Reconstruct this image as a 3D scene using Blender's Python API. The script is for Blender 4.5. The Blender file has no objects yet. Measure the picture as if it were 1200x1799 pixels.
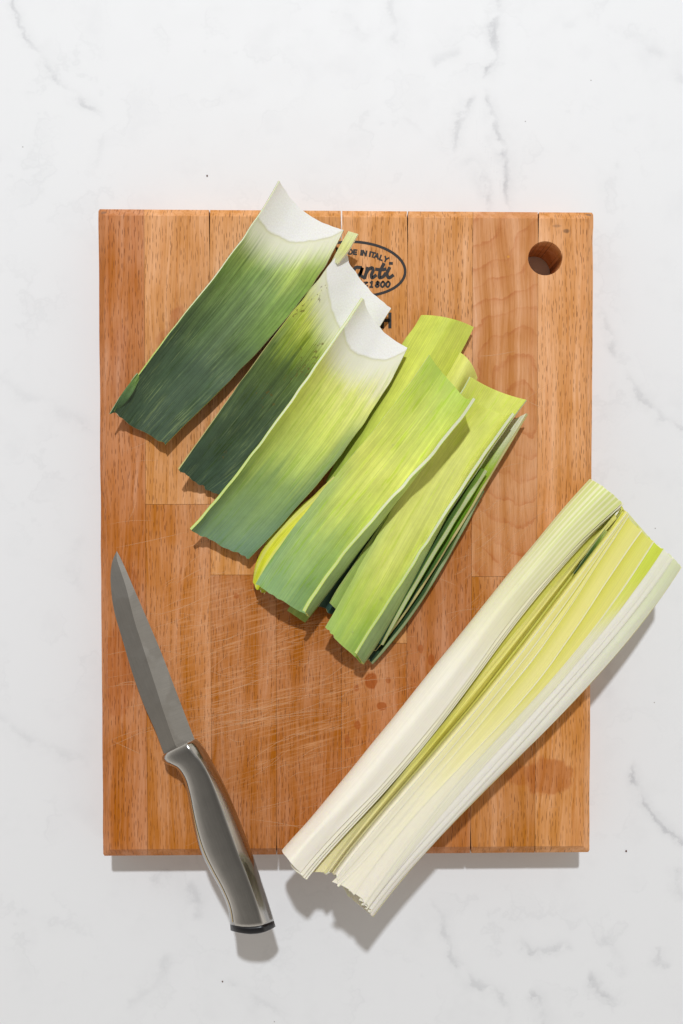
import bpy, bmesh, math, random
import numpy as np
from mathutils import Vector

random.seed(7)
rng = np.random.default_rng(7)
SC = bpy.context.scene
COL = SC.collection

# ------------------------------------------------------------------ camera, world, light, exposure
S = 0.000348          # metres per photograph pixel on the board's top face
D = 0.50              # camera height above the board's top
T = 0.0305            # board thickness; the countertop is z = 0
CX, CY = 600.0, 899.5

cam = bpy.data.cameras.new('camera')
cam.sensor_fit = 'AUTO'
cam.sensor_width = 36.0
cam.lens = 36.0 * (D / S) / 1799.0
cam.clip_start = 0.01
cam.clip_end = 50
cam_o = bpy.data.objects.new('camera', cam)
COL.objects.link(cam_o)
cam_o.location = (0, 0, T + D)
SC.camera = cam_o

w = bpy.data.worlds.new('World')
SC.world = w
w.use_nodes = True
bg = w.node_tree.nodes['Background']
# a plain bright room: pale walls all round, a dimmer warm ceiling above
_wt = w.node_tree
_tc = _wt.nodes.new('ShaderNodeTexCoord')
_sx = _wt.nodes.new('ShaderNodeSeparateXYZ')
_rp = _wt.nodes.new('ShaderNodeValToRGB')
_wt.links.new(_tc.outputs['Generated'], _sx.inputs[0])
_wt.links.new(_sx.outputs[2], _rp.inputs[0])
_rp.color_ramp.elements[0].position = 0.0
_rp.color_ramp.elements[0].color = (1.05, 0.995, 0.915, 1)
_rp.color_ramp.elements[1].position = 1.0
_rp.color_ramp.elements[1].color = (0.17, 0.16, 0.145, 1)
_e = _rp.color_ramp.elements.new(0.55)
_e.color = (0.56, 0.525, 0.475, 1)
_wt.links.new(_rp.outputs[0], bg.inputs['Color'])
bg.inputs['Strength'].default_value = 0.98

key = bpy.data.lights.new('key_lamp', 'AREA')
key.shape = 'DISK'
key.size = 0.13
key.energy = 82.0
key.color = (0.92, 0.965, 1.0)
key_o = bpy.data.objects.new('key_lamp', key)
COL.objects.link(key_o)
key_o.location = (0.05, 1.95, 2.65)
key_o.rotation_euler = (Vector((0, -0.03, 0)) - key_o.location).to_track_quat('-Z', 'Y').to_euler()

SC.view_settings.view_transform = 'Standard'
SC.view_settings.look = 'None'
SC.view_settings.exposure = 0.0
SC.view_settings.gamma = 1.0
SC.render.engine = 'CYCLES'
SC.cycles.max_bounces = 6
SC.cycles.diffuse_bounces = 3
SC.cycles.glossy_bounces = 3
SC.cycles.transmission_bounces = 4


# ------------------------------------------------------------------ helpers
def P(px, py, zmm=0.0):
    """photograph position + height in mm above the board top -> point in the place"""
    k = (D - zmm / 1000.0) / D
    return ((px - CX) * S * k, (CY - py) * S * k, T + zmm / 1000.0)


def lin(c):
    c = c / 255.0
    return c / 12.92 if c <= 0.04045 else ((c + 0.055) / 1.055) ** 2.4


def rgb(r, g, b):
    return (lin(r), lin(g), lin(b), 1.0)


def link(o, parent=None):
    COL.objects.link(o)
    if parent:
        o.parent = parent
    return o


def tag(o, label, cat, group=None):
    o['label'] = label
    o['category'] = cat
    if group:
        o['group'] = group
    return o


def empty(name, loc=(0, 0, 0)):
    o = bpy.data.objects.new(name, None)
    o.location = loc
    o.empty_display_size = 0.02
    return link(o)


def mesh_obj(name, verts, faces, mats, parent=None, midx=None, uvs=None, smooth=True):
    me = bpy.data.meshes.new(name)
    off = np.array(parent.location) if parent else np.zeros(3)
    v = np.asarray(verts, float) - off
    me.from_pydata(v.tolist(), [], [list(map(int, f)) for f in faces])
    for m in mats:
        me.materials.append(m)
    if midx is not None:
        me.polygons.foreach_set('material_index', np.asarray(midx, np.int32))
    if uvs is not None:
        ul = me.uv_layers.new(name='UVMap')
        li = np.empty(len(me.loops), np.int32)
        me.loops.foreach_get('vertex_index', li)
        ul.data.foreach_set('uv', np.asarray(uvs, np.float32)[li].ravel())
    me.polygons.foreach_set('use_smooth', np.full(len(me.polygons), smooth))
    me.update()
    o = bpy.data.objects.new(name, me)
    return link(o, parent)


def hermite(s, p, t):
    """C1 interpolation through knots s (1-D) of rows p at parameters t"""
    p = np.asarray(p, float)
    m = np.empty_like(p)
    d = (p[1:] - p[:-1]) / (s[1:] - s[:-1])[:, None]
    m[0], m[-1] = d[0], d[-1]
    for i in range(1, len(s) - 1):
        h0, h1 = s[i] - s[i - 1], s[i + 1] - s[i]
        m[i] = (d[i - 1] * h1 + d[i] * h0) / (h0 + h1)
    k = np.clip(np.searchsorted(s, t, side='right') - 1, 0, len(s) - 2)
    h = (s[k + 1] - s[k])
    x = ((t - s[k]) / h)[:, None]
    h = h[:, None]
    return ((2 * x**3 - 3 * x**2 + 1) * p[k] + (x**3 - 2 * x**2 + x) * h * m[k]
            + (-2 * x**3 + 3 * x**2) * p[k + 1] + (x**3 - x**2) * h * m[k + 1])


def nz1(n, k, amp, seed):
    r = np.random.default_rng(seed)
    y = r.normal(size=k)
    return amp * hermite(np.linspace(0, 1, k), y[:, None], np.linspace(0, 1, n))[:, 0]


class NT:
    """small node-tree writer"""
    def __init__(self, name):
        self.m = bpy.data.materials.new(name)
        self.m.use_nodes = True
        self.t = self.m.node_tree
        self.b = self.t.nodes['Principled BSDF']

    def n(self, typ, **kw):
        nd = self.t.nodes.new(typ)
        for k, v in kw.items():
            setattr(nd, k, v)
        return nd

    def L(self, a, b):
        self.t.links.new(a, b)

    def put(self, sock, v):
        if hasattr(v, 'is_output'):
            self.L(v, sock)
        else:
            sock.default_value = v

    def math(self, op, a, b=0.0, c=None, clamp=False):
        nd = self.n('ShaderNodeMath', operation=op)
        nd.use_clamp = clamp
        self.put(nd.inputs[0], a)
        self.put(nd.inputs[1], b)
        if c is not None:
            self.put(nd.inputs[2], c)
        return nd.outputs[0]

    def vm(self, op, a, b=None, scale=None):
        nd = self.n('ShaderNodeVectorMath', operation=op)
        self.put(nd.inputs[0], a)
        if b is not None:
            self.put(nd.inputs[1], b)
        if scale is not None:
            self.put(nd.inputs['Scale'], scale)
        return nd.outputs['Value'] if op in ('LENGTH', 'DOT_PRODUCT', 'DISTANCE') else nd.outputs['Vector']

    def xyz(self, x, y, z=0.0):
        nd = self.n('ShaderNodeCombineXYZ')
        self.put(nd.inputs[0], x)
        self.put(nd.inputs[1], y)
        self.put(nd.inputs[2], z)
        return nd.outputs[0]

    def sep(self, v):
        nd = self.n('ShaderNodeSeparateXYZ')
        self.L(v, nd.inputs[0])
        return nd.outputs[0], nd.outputs[1], nd.outputs[2]

    def noise(self, vec, scale=1.0, detail=2.0, rough=0.5, dims='3D', col=False):
        nd = self.n('ShaderNodeTexNoise', noise_dimensions=dims)
        self.L(vec, nd.inputs['Vector'])
        nd.inputs['Scale'].default_value = scale
        nd.inputs['Detail'].default_value = detail
        nd.inputs['Roughness'].default_value = rough
        return nd.outputs['Color' if col else 'Fac']

    def rng(self, v, a, b, c=0.0, d=1.0, smooth=True):
        nd = self.n('ShaderNodeMapRange')
        nd.interpolation_type = 'SMOOTHSTEP' if smooth else 'LINEAR'
        self.put(nd.inputs[0], v)
        for i, x in enumerate((a, b, c, d)):
            self.put(nd.inputs[i + 1], x)
        return nd.outputs[0]

    def ramp(self, v, stops, interp='LINEAR'):
        nd = self.n('ShaderNodeValToRGB')
        self.put(nd.inputs[0], v)
        e = nd.color_ramp.elements
        nd.color_ramp.interpolation = interp
        while len(e) < len(stops):
            e.new(0.5)
        for i, (p, c) in enumerate(stops):
            e[i].position = p
            e[i].color = c
        return nd.outputs[0]

    def mix(self, f, a, b, mode='MIX'):
        nd = self.n('ShaderNodeMix', data_type='RGBA', blend_type=mode)
        self.put(nd.inputs[0], f)
        self.put(nd.inputs[6], a)
        self.put(nd.inputs[7], b)
        return nd.outputs[2]

    def grey(self, v):
        nd = self.n('ShaderNodeCombineColor')
        for i in range(3):
            self.put(nd.inputs[i], v)
        return nd.outputs[0]

    def bump(self, h, strength=0.3, dist=0.001):
        nd = self.n('ShaderNodeBump')
        nd.inputs['Strength'].default_value = strength
        nd.inputs['Distance'].default_value = dist
        self.put(nd.inputs['Height'], h)
        self.L(nd.outputs[0], self.b.inputs['Normal'])
        return nd

    def set(self, **kw):
        names = dict(color='Base Color', rough='Roughness', metal='Metallic', spec='Specular IOR Level',
                     sss='Subsurface Weight', sscale='Subsurface Scale', coat='Coat Weight',
                     coat_rough='Coat Roughness', aniso='Anisotropic', alpha='Alpha')
        for k, v in kw.items():
            self.put(self.b.inputs[names[k]], v)


# ------------------------------------------------------------------ countertop (setting)
def marble():
    m = NT('veined_marble')
    tc = m.n('ShaderNodeTexCoord').outputs['Object']
    k0 = (D + T) / D
    p = m.vm('SCALE', tc, scale=1.0 / (S * k0))       # photograph pixels on the countertop plane, y up
    big = m.noise(p, 0.012, 3, 0.6)
    mod = m.rng(m.noise(p, 0.022, 4, 0.6), 0.34, 0.66, 0.15, 1.25)
    at = m.n('ShaderNodeAttribute', attribute_name='vein_field').outputs['Vector']
    sd, st, wd = m.sep(at)          # signed distance to the nearest vein line, its strength, its width
    jag = m.math('ADD', m.math('MULTIPLY', m.math('SUBTRACT', m.noise(p, 0.022, 4, 0.62), 0.5), 44.0),
                 m.math('MULTIPLY', m.math('SUBTRACT', m.noise(p, 0.10, 4, 0.65), 0.5), 13.0))
    dd = m.math('ABSOLUTE', m.math('ADD', sd, jag))
    core = m.math('MULTIPLY', m.rng(m.math('DIVIDE', dd, wd), 0.0, 1.5, 0.85, 0.0), st)
    halo = m.math('MULTIPLY', m.rng(m.math('DIVIDE', dd, wd), 0.0, 4.5, 0.34, 0.0), st)
    total = m.math('ADD', core, halo)
    fac = m.math('MULTIPLY', m.math('MULTIPLY', total, 0.62), mod, clamp=True)
    # faint random clouding over the slab
    haze = m.rng(big, 0.48, 0.75, 0.0, 0.045)
    ridged = m.math('ABSOLUTE', m.math('SUBTRACT', m.noise(p, 0.006, 5, 0.6), 0.5))
    rv = m.math('MULTIPLY', m.rng(ridged, 0.0, 0.02, 0.05, 0.0), m.rng(big, 0.45, 0.6, 0.0, 1.0))
    fac = m.math('ADD', fac, m.math('ADD', haze, rv), clamp=True)
    base = m.mix(fac, rgb(229, 229, 231), rgb(128, 129, 136))
    # tiny dark flecks in the stone
    vo = m.n('ShaderNodeTexVoronoi', voronoi_dimensions='2D')
    m.L(m.vm('MULTIPLY', p, (1, 1, 0)), vo.inputs['Vector'])
    vo.inputs['Scale'].default_value = 0.009
    r, g, b = m.sep(vo.outputs['Color'])
    sp = m.math('MULTIPLY', m.rng(vo.outputs['Distance'], 0.006, 0.014, 1.0, 0.0), m.math('GREATER_THAN', r, 0.90))
    base = m.mix(m.math('MULTIPLY', sp, 0.6), base, rgb(110, 100, 92))
    m.set(color=base, rough=m.rng(m.noise(p, 0.02, 3), 0.3, 0.7, 0.55, 0.62), spec=0.22)
    return m.m


M_MARBLE = marble()
VEINS = [   # points in the photograph, half width, strength
    ([(20, -40), (35, 40), (60, 85), (105, 150), (165, 190), (190, 225)], 5, .30),
    ([(190, 225), (178, 262), (168, 300)], 5, .10),
    ([(885, -60), (872, 20), (872, 95), (845, 145), (862, 195), (885, 260), (893, 320), (896, 380)], 6, .42),
    ([(845, 145), (808, 215), (795, 275), (800, 287), (832, 285), (858, 322), (862, 380)], 6, .34),
    ([(800, 287), (760, 240), (700, 205)], 6, .08),
    ([(755, 108), (790, 92), (812, 86)], 9, .16),
    ([(690, -30), (690, 10), (696, 85)], 7, .18),
    ([(640, 75), (625, 40), (600, 15)], 9, .10),
    ([(1060, 45), (1130, 70), (1160, 92), (1190, 130), (1230, 150)], 9, .13),
    ([(985, 45), (1010, 38), (1040, 20)], 7, .08),
    ([(1040, 530), (1055, 545), (1075, 590), (1085, 640), (1125, 690), (1165, 735), (1240, 770)], 5, .26),
    ([(1085, 640), (1070, 690), (1060, 740)], 6, .10),
    ([(1110, 1330), (1120, 1395), (1140, 1420), (1165, 1450), (1200, 1480), (1260, 1520)], 5, .42),
    ([(900, 1640), (935, 1672), (965, 1670), (990, 1660), (1020, 1675), (1032, 1690), (1050, 1740), (1090, 1765)], 6, .36),
    ([(1015, 1672), (1030, 1698)], 12, .22),
    ([(930, 1735), (945, 1750), (952, 1790), (960, 1840)], 5, .34),
    ([(1195, 1520), (1190, 1555), (1210, 1590)], 6, .20),
    ([(1160, 1660), (1158, 1690), (1180, 1700)], 6, .26),
    ([(1060, 1640), (1090, 1690), (1100, 1720)], 9, .12),
    ([(750, 1575), (775, 1610), (795, 1680), (830, 1720), (880, 1745), (900, 1799)], 6, .26),
    ([(1040, 1235), (1070, 1200), (1060, 1160), (1095, 1120)], 9, .14),
    ([(330, 1545), (352, 1570), (350, 1600), (345, 1620)], 9, .22),
    ([(260, 1545), (300, 1530), (335, 1510)], 8, .16),
    ([(300, 1670), (292, 1700), (260, 1740), (215, 1775)], 10, .14),
    ([(400, 1715), (420, 1740), (470, 1765), (520, 1800)], 7, .16),
    ([(-20, 1240), (30, 1285), (80, 1310), (140, 1330), (165, 1345)], 8, .14),
    ([(-20, 650), (40, 690), (110, 720), (165, 740)], 9, .10),
    ([(150, 930), (120, 990), (150, 1060)], 9, .09),
]


def countertop_mesh():
    k0 = (D + T) / D
    gx = np.concatenate([[-1.3, -0.6], np.arange(-60, 1261, 5.0) * 1.0, [0.6, 1.3]])
    gx[2:-2] = (gx[2:-2] - CX) * S * k0
    gy = np.concatenate([[-1.1, -0.6], (CY - np.arange(1860, -61, -5.0)) * S * k0, [0.6, 1.1]])
    X, Y = np.meshgrid(gx, gy, indexing='ij')
    px, py = X / (S * k0), Y / (S * k0)
    best = np.full(X.shape, 1e9)
    sdf = np.full(X.shape, 200.0)
    stf = np.zeros(X.shape)
    wdf = np.full(X.shape, 6.0)
    other = np.full(X.shape, 1e9)          # distance to the nearest line of a different vein
    for pts, wd, st in VEINS:
        own = np.full(X.shape, 1e9)
        pb = best.copy()
        q = np.array([(x - CX, CY - y) for x, y in pts], float)
        lens = np.linalg.norm(np.diff(q, axis=0), axis=1)
        cum = np.concatenate([[0], np.cumsum(lens)])
        for i in range(len(q) - 1):
            ba = q[i + 1] - q[i]
            h = np.clip(((px - q[i][0]) * ba[0] + (py - q[i][1]) * ba[1]) / (ba @ ba), 0, 1)
            ex, ey = px - q[i][0] - ba[0] * h, py - q[i][1] - ba[1] * h
            d = np.hypot(ex, ey)
            sg = np.sign(ba[0] * (py - q[i][1]) - ba[1] * (px - q[i][0]))
            t = (cum[i] + h * lens[i]) / cum[-1]
            fade = np.clip(np.minimum(t, 1 - t) / 0.12, 0, 1) * np.clip(1.3 - d / 70.0, 0, 1)
            own = np.minimum(own, d)
            mk = d < best
            best[mk] = d[mk]
            sdf[mk] = (d * np.where(sg == 0, 1, sg))[mk]
            stf[mk] = (st * fade)[mk]
            wdf[mk] = wd
        other = np.where(own < pb, np.minimum(other, pb), np.minimum(other, own))
    stf *= np.clip((other - best - 4) / 14.0, 0, 1)
    nx, ny = X.shape
    idx = np.arange(nx * ny).reshape(nx, ny)
    f = np.stack([idx[:-1, :-1].ravel(), idx[1:, :-1].ravel(), idx[1:, 1:].ravel(), idx[:-1, 1:].ravel()], 1).tolist()
    v = np.stack([X.ravel(), Y.ravel(), np.zeros(X.size)], 1).tolist()
    o = len(v)
    x0, x1, y0, y1 = gx[0], gx[-1], gy[0], gy[-1]
    v += [(x0, y0, 0), (x1, y0, 0), (x1, y1, 0), (x0, y1, 0), (x0, y0, -.03), (x1, y0, -.03), (x1, y1, -.03), (x0, y1, -.03)]
    f += [[o, o + 4, o + 5, o + 1], [o + 1, o + 5, o + 6, o + 2], [o + 2, o + 6, o + 7, o + 3], [o + 3, o + 7, o + 4, o], [o + 7, o + 6, o + 5, o + 4]]
    me = bpy.data.meshes.new('countertop')
    me.from_pydata(v, [], f)
    at = me.attributes.new('vein_field', 'FLOAT_VECTOR', 'POINT')
    vals = np.zeros((len(v), 3), np.float32)
    vals[:o] = np.stack([sdf.ravel(), stf.ravel(), wdf.ravel()], 1)
    vals[o:, 2] = 6
    vals[o:, 0] = 200
    at.data.foreach_set('vector', vals.ravel())
    me.update()
    return me


me = countertop_mesh()
me.materials.append(M_MARBLE)
ct = link(bpy.data.objects.new('countertop', me))
ct['kind'] = 'structure'
ct['label'] = 'white marble countertop with fine grey veins'


# ------------------------------------------------------------------ cutting board
def wood():
    m = NT('beech_wood')
    tc = m.n('ShaderNodeTexCoord').outputs['Object']
    oi = m.n('ShaderNodeObjectInfo')
    p = m.vm('SCALE', tc, scale=1.0 / S)
    idx = oi.outputs['Object Index']
    off = m.xyz(m.math('MULTIPLY', idx, 137.0), m.math('MULTIPLY', idx, 911.0), m.math('MULTIPLY', idx, 53.0))
    x0, y0, z0 = m.sep(p)
    q = m.vm('ADD', p, off)
    warp = m.noise(m.vm('MULTIPLY', q, (0.012, 0.003, 0.02)), 1.0, 2, 0.5)
    qx, qy, qz = m.sep(q)
    wx = m.math('ADD', qx, m.math('MULTIPLY', m.math('SUBTRACT', warp, 0.5), 42.0))
    qq = m.xyz(wx, qy, qz)
    g1 = m.noise(m.vm('MULTIPLY', qq, (0.05, 0.0016, 0.055)), 1.0, 3, 0.5)
    g2 = m.noise(m.vm('MULTIPLY', qq, (0.30, 0.010, 0.3)), 1.0, 3, 0.6)
    g3 = m.noise(m.vm('MULTIPLY', q, (0.011, 0.007, 0.01)), 1.0, 3, 0.55)
    col = oi.outputs['Color']
    tone = m.math('ADD', m.rng(g1, 0.25, 0.75, -0.13, 0.13), m.rng(g2, 0.25, 0.75, -0.085, 0.085))
    tone = m.math('ADD', tone, m.rng(g3, 0.25, 0.75, -0.10, 0.10))
    hsv = m.n('ShaderNodeHueSaturation')
    m.L(col, hsv.inputs['Color'])
    m.L(m.math('ADD', tone, 1.0), hsv.inputs['Value'])
    m.L(m.math('SUBTRACT', 1.0, m.math('MULTIPLY', tone, 0.75)), hsv.inputs['Saturation'])
    base = m.mix(1.0, hsv.outputs[0], (0.99, 0.935, 0.83, 1), 'MULTIPLY')
    # redder streaks
    red = m.rng(m.noise(m.vm('MULTIPLY', qq, (0.07, 0.0014, 0.1)), 1.0, 3, 0.6), 0.54, 0.72, 0.0, 0.30)
    base = m.mix(red, base, m.mix(1.0, base, (0.90, 0.70, 0.50, 1), 'MULTIPLY'))
    # cathedral figure on the one flat-sawn stave (object colour alpha switches it on)
    cath = m.math('SUBTRACT', 1.0, oi.outputs['Alpha'])
    nz = m.noise(m.vm('MULTIPLY', p, (0.008, 0.005, 0.02)), 1.0, 2, 0.4)
    dx = m.math('SUBTRACT', x0, 920 - CX)
    dy = m.math('SUBTRACT', y0, CY - 715)
    rr = m.math('SQRT', m.math('ADD', m.math('MULTIPLY', m.math('MULTIPLY', dx, dx), 1.5), m.math('MULTIPLY', m.math('MULTIPLY', dy, dy), 0.55)))
    rr = m.math('ADD', rr, m.math('ADD', m.math('MULTIPLY', nz, 150.0), m.math('MULTIPLY', m.noise(p, 0.05, 4, .6), 22.0)))
    saw = m.math('FRACT', m.math('DIVIDE', rr, 34.0))
    ring = m.math('MULTIPLY', m.math('ADD', m.rng(saw, 0.2, 0.9, 0.0, 0.35), m.rng(saw, 0.74, 0.93, 0.0, 0.65)), m.rng(saw, 0.93, 1.0, 1.0, 0.0))
    ring = m.math('MULTIPLY', ring, m.rng(m.noise(p, 0.03, 3), 0.35, 0.65, 0.35, 1.0))
    ring = m.math('MULTIPLY', ring, m.math('MULTIPLY', cath, 0.72))
    base = m.mix(ring, base, m.mix(1.0, base, (0.80, 0.60, 0.46, 1), 'MULTIPLY'))
    # beech flecks: short dark dashes along the grain
    fl = None
    for (cw, ch, hw, hh, st, sh) in ((6.0, 16.5, 0.115, 0.33, 1.0, 0.0), (8.5, 25.0, 0.075, 0.36, 1.0, 4.7)):
        fq = m.xyz(m.math('ADD', m.math('DIVIDE', qx, cw), sh), m.math('DIVIDE', qy, ch), 0.0)
        vo = m.n('ShaderNodeTexVoronoi', voronoi_dimensions='2D')
        m.L(fq, vo.inputs['Vector'])
        vo.inputs['Scale'].default_value = 1.0
        vo.inputs['Randomness'].default_value = 0.9
        df = m.vm('SUBTRACT', fq, vo.outputs['Position'])
        ln = m.vm('LENGTH', m.vm('MULTIPLY', df, (1 / hw, 1 / hh, 0)))
        cr, cg, cb = m.sep(vo.outputs['Color'])
        f = m.math('MULTIPLY', m.rng(ln, 0.55, 1.15, 1.0, 0.0), m.rng(cr, 0.10, 0.75, 0.12, st))
        fl = f if fl is None else m.math('MAXIMUM', fl, f)
    fl = m.math('MULTIPLY', fl, m.math('SUBTRACT', 1.0, m.math('MULTIPLY', cath, 0.75)))
    fl = m.math('MULTIPLY', fl, m.rng(m.noise(m.vm('MULTIPLY', q, (0.02, 0.006, 0.02)), 1.0, 2), 0.3, 0.6, 0.55, 1.0))
    base = m.mix(m.math('MULTIPLY', fl, 0.64), base, rgb(88, 40, 16))
    # pale fuzz where knives have roughened the middle
    mx = m.math('DIVIDE', m.math('SUBTRACT', x0, 470 - CX), 260.0)
    my = m.math('DIVIDE', m.math('SUBTRACT', y0, CY - 1190), 270.0)
    mid = m.rng(m.math('SQRT', m.math('ADD', m.math('MULTIPLY', mx, mx), m.math('MULTIPLY', my, my))), 0.35, 1.1, 1.0, 0.0)
    sc = m.noise(m.vm('MULTIPLY', m.xyz(m.math('ADD', x0, m.math('MULTIPLY', y0, 0.0)), m.math('SUBTRACT', y0, m.math('MULTIPLY', x0, 0.28)), 0.0), (0.012, 0.22, 1)), 1.0, 4, 0.7)
    fz = m.math('MULTIPLY', m.math('MULTIPLY', m.rng(sc, 0.46, 0.70, 0.0, 0.75), mid), m.rng(m.noise(p, 0.02, 3), 0.35, 0.65, 0.2, 1.0))
    base = m.mix(fz, base, rgb(214, 158, 112))
    # wet patches: drops and a small puddle stain
    wn = m.math('MULTIPLY', m.math('SUBTRACT', m.noise(p, 0.06, 3), 0.5), 0.7)
    wet = None
    for (cx, cy, rx, ry, st) in ((652, 1196, 12, 14, .9), (671, 1241, 9, 8, .8), (626, 1209, 5, 6, .6), (682, 1195, 5, 6, .6),
                                 (628, 1274, 6, 8, .7), (610, 1300, 5, 11, .55), (758, 1160, 6, 11, .7), (739, 1140, 5, 8, .6),
                                 (962, 1365, 46, 34, .55), (925, 1362, 40, 18, .35), (312, 572, 16, 38, .5), (300, 600, 26, 26, .35),
                                 (211, 650, 18, 90, .22), (415, 1047, 5, 5, .6), (208, 1180, 26, 90, .35), (232, 1100, 14, 120, .3)):
        e = m.vm('LENGTH', m.vm('MULTIPLY', m.vm('SUBTRACT', p, (cx - CX, CY - cy, 0)), (1 / rx, 1 / ry, 0)))
        f = m.rng(m.math('ADD', e, wn), 0.80, 1.08, st, 0.0)
        wet = f if wet is None else m.math('MAXIMUM', wet, f)
    base = m.mix(wet, base, m.mix(0.72, m.mix(1.0, base, (0.80, 0.56, 0.22, 1), 'MULTIPLY'), rgb(158, 74, 12)))
    # grey smudge and yellow specks near the hanging hole
    for (cx, cy, rx, ry, c, st) in ((995, 406, 7, 4, (60, 52, 46), .55), (978, 397, 9, 3, (90, 70, 60), .35), (893, 451, 3, 3, (215, 150, 50), .6), (1037, 374, 6, 3, (70, 66, 62), .6),
                                    (180, 371, 6, 4, (90, 84, 78), .5)):
        e = m.vm('LENGTH', m.vm('MULTIPLY', m.vm('SUBTRACT', p, (cx - CX, CY - cy, 0)), (1 / rx, 1 / ry, 0)))
        base = m.mix(m.rng(m.math('ADD', e, wn), 0.5, 1.2, st, 0.0), base, rgb(*c))
    m.set(color=base, rough=m.math('SUBTRACT', m.rng(g2, 0.3, 0.7, 0.50, 0.60), m.math('MULTIPLY', wet, 0.25)), spec=m.math('ADD', 0.2, m.math('MULTIPLY', wet, 0.25)))
    h = m.math('SUBTRACT', m.math('MULTIPLY', g2, 0.35), m.math('MULTIPLY', fl, 0.8))
    m.bump(h, 0.28, 0.0004)
    return m.m


M_WOOD = wood()
M_INK = NT('black_print_ink')
_tc = M_INK.n('ShaderNodeTexCoord').outputs['Object']
M_INK.set(color=M_INK.mix(M_INK.rng(M_INK.noise(M_INK.vm('SCALE', _tc, scale=1 / S), 0.5, 3), 0.55, 0.75, 0, .35), rgb(40, 36, 35), rgb(110, 76, 56)), rough=0.6, spec=0.3)
M_INK = M_INK.m

board = empty('cutting_board', (0, 0, 0))
tag(board, 'worn beech butcher board of glued staves lying on the marble', 'cutting board')
TL, TR, BR, BL = (173, 367.5), (1042, 373.5), (1035.5, 1497), (181.5, 1503.5)
ZC = -5.0                                # the chamfer starts 3 mm below the top
CH = 11.0                                # chamfer width in photograph pixels


def edge_y(x, top):
    a, b = (TL, TR) if top else (BL, BR)
    t = (x - a[0]) / (b[0] - a[0])
    return a[1] + (b[1] - a[1]) * t


def joint_x(xt, y):
    xb = 600 + (xt - 600) * 0.982
    return xt + (xb - xt) * (y - 370) / 1130.0


# joint x at the top; how far the joint has opened at the top end and at the bottom end (px)
XT = [173, 253, 368, 484, 600, 716, 831, 946, 1042]
gap_top = {368: (2.0, 85), 600: (2.2, 60), 716: (1.9, 80), 946: (1.9, 60)}
gap_bot = {831: (2.2, 50), 484: (1.6, 35), 946: (0.9, 40)}
hole_c, hole_r = (957.8, 453.8), 30.0


def bx(xt, y, side):
    """x of a joint side (side -1: right face of the left stave, +1: left face of the right stave)"""
    if xt == 173:
        return TL[0] + (BL[0] - TL[0]) * (y - TL[1]) / (BL[1] - TL[1])
    if xt == 1042:
        return TR[0] + (BR[0] - TR[0]) * (y - TR[1]) / (BR[1] - TR[1])
    x = joint_x(xt, y)
    g = 0.22
    if xt in gap_top:
        a, l = gap_top[xt]
        g += 0.5 * a * max(0, 1 - (y - 370) / l)
    if xt in gap_bot:
        a, l = gap_bot[xt]
        g += 0.5 * a * max(0, 1 - (1500 - y) / l)
    return x + side * g


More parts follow.
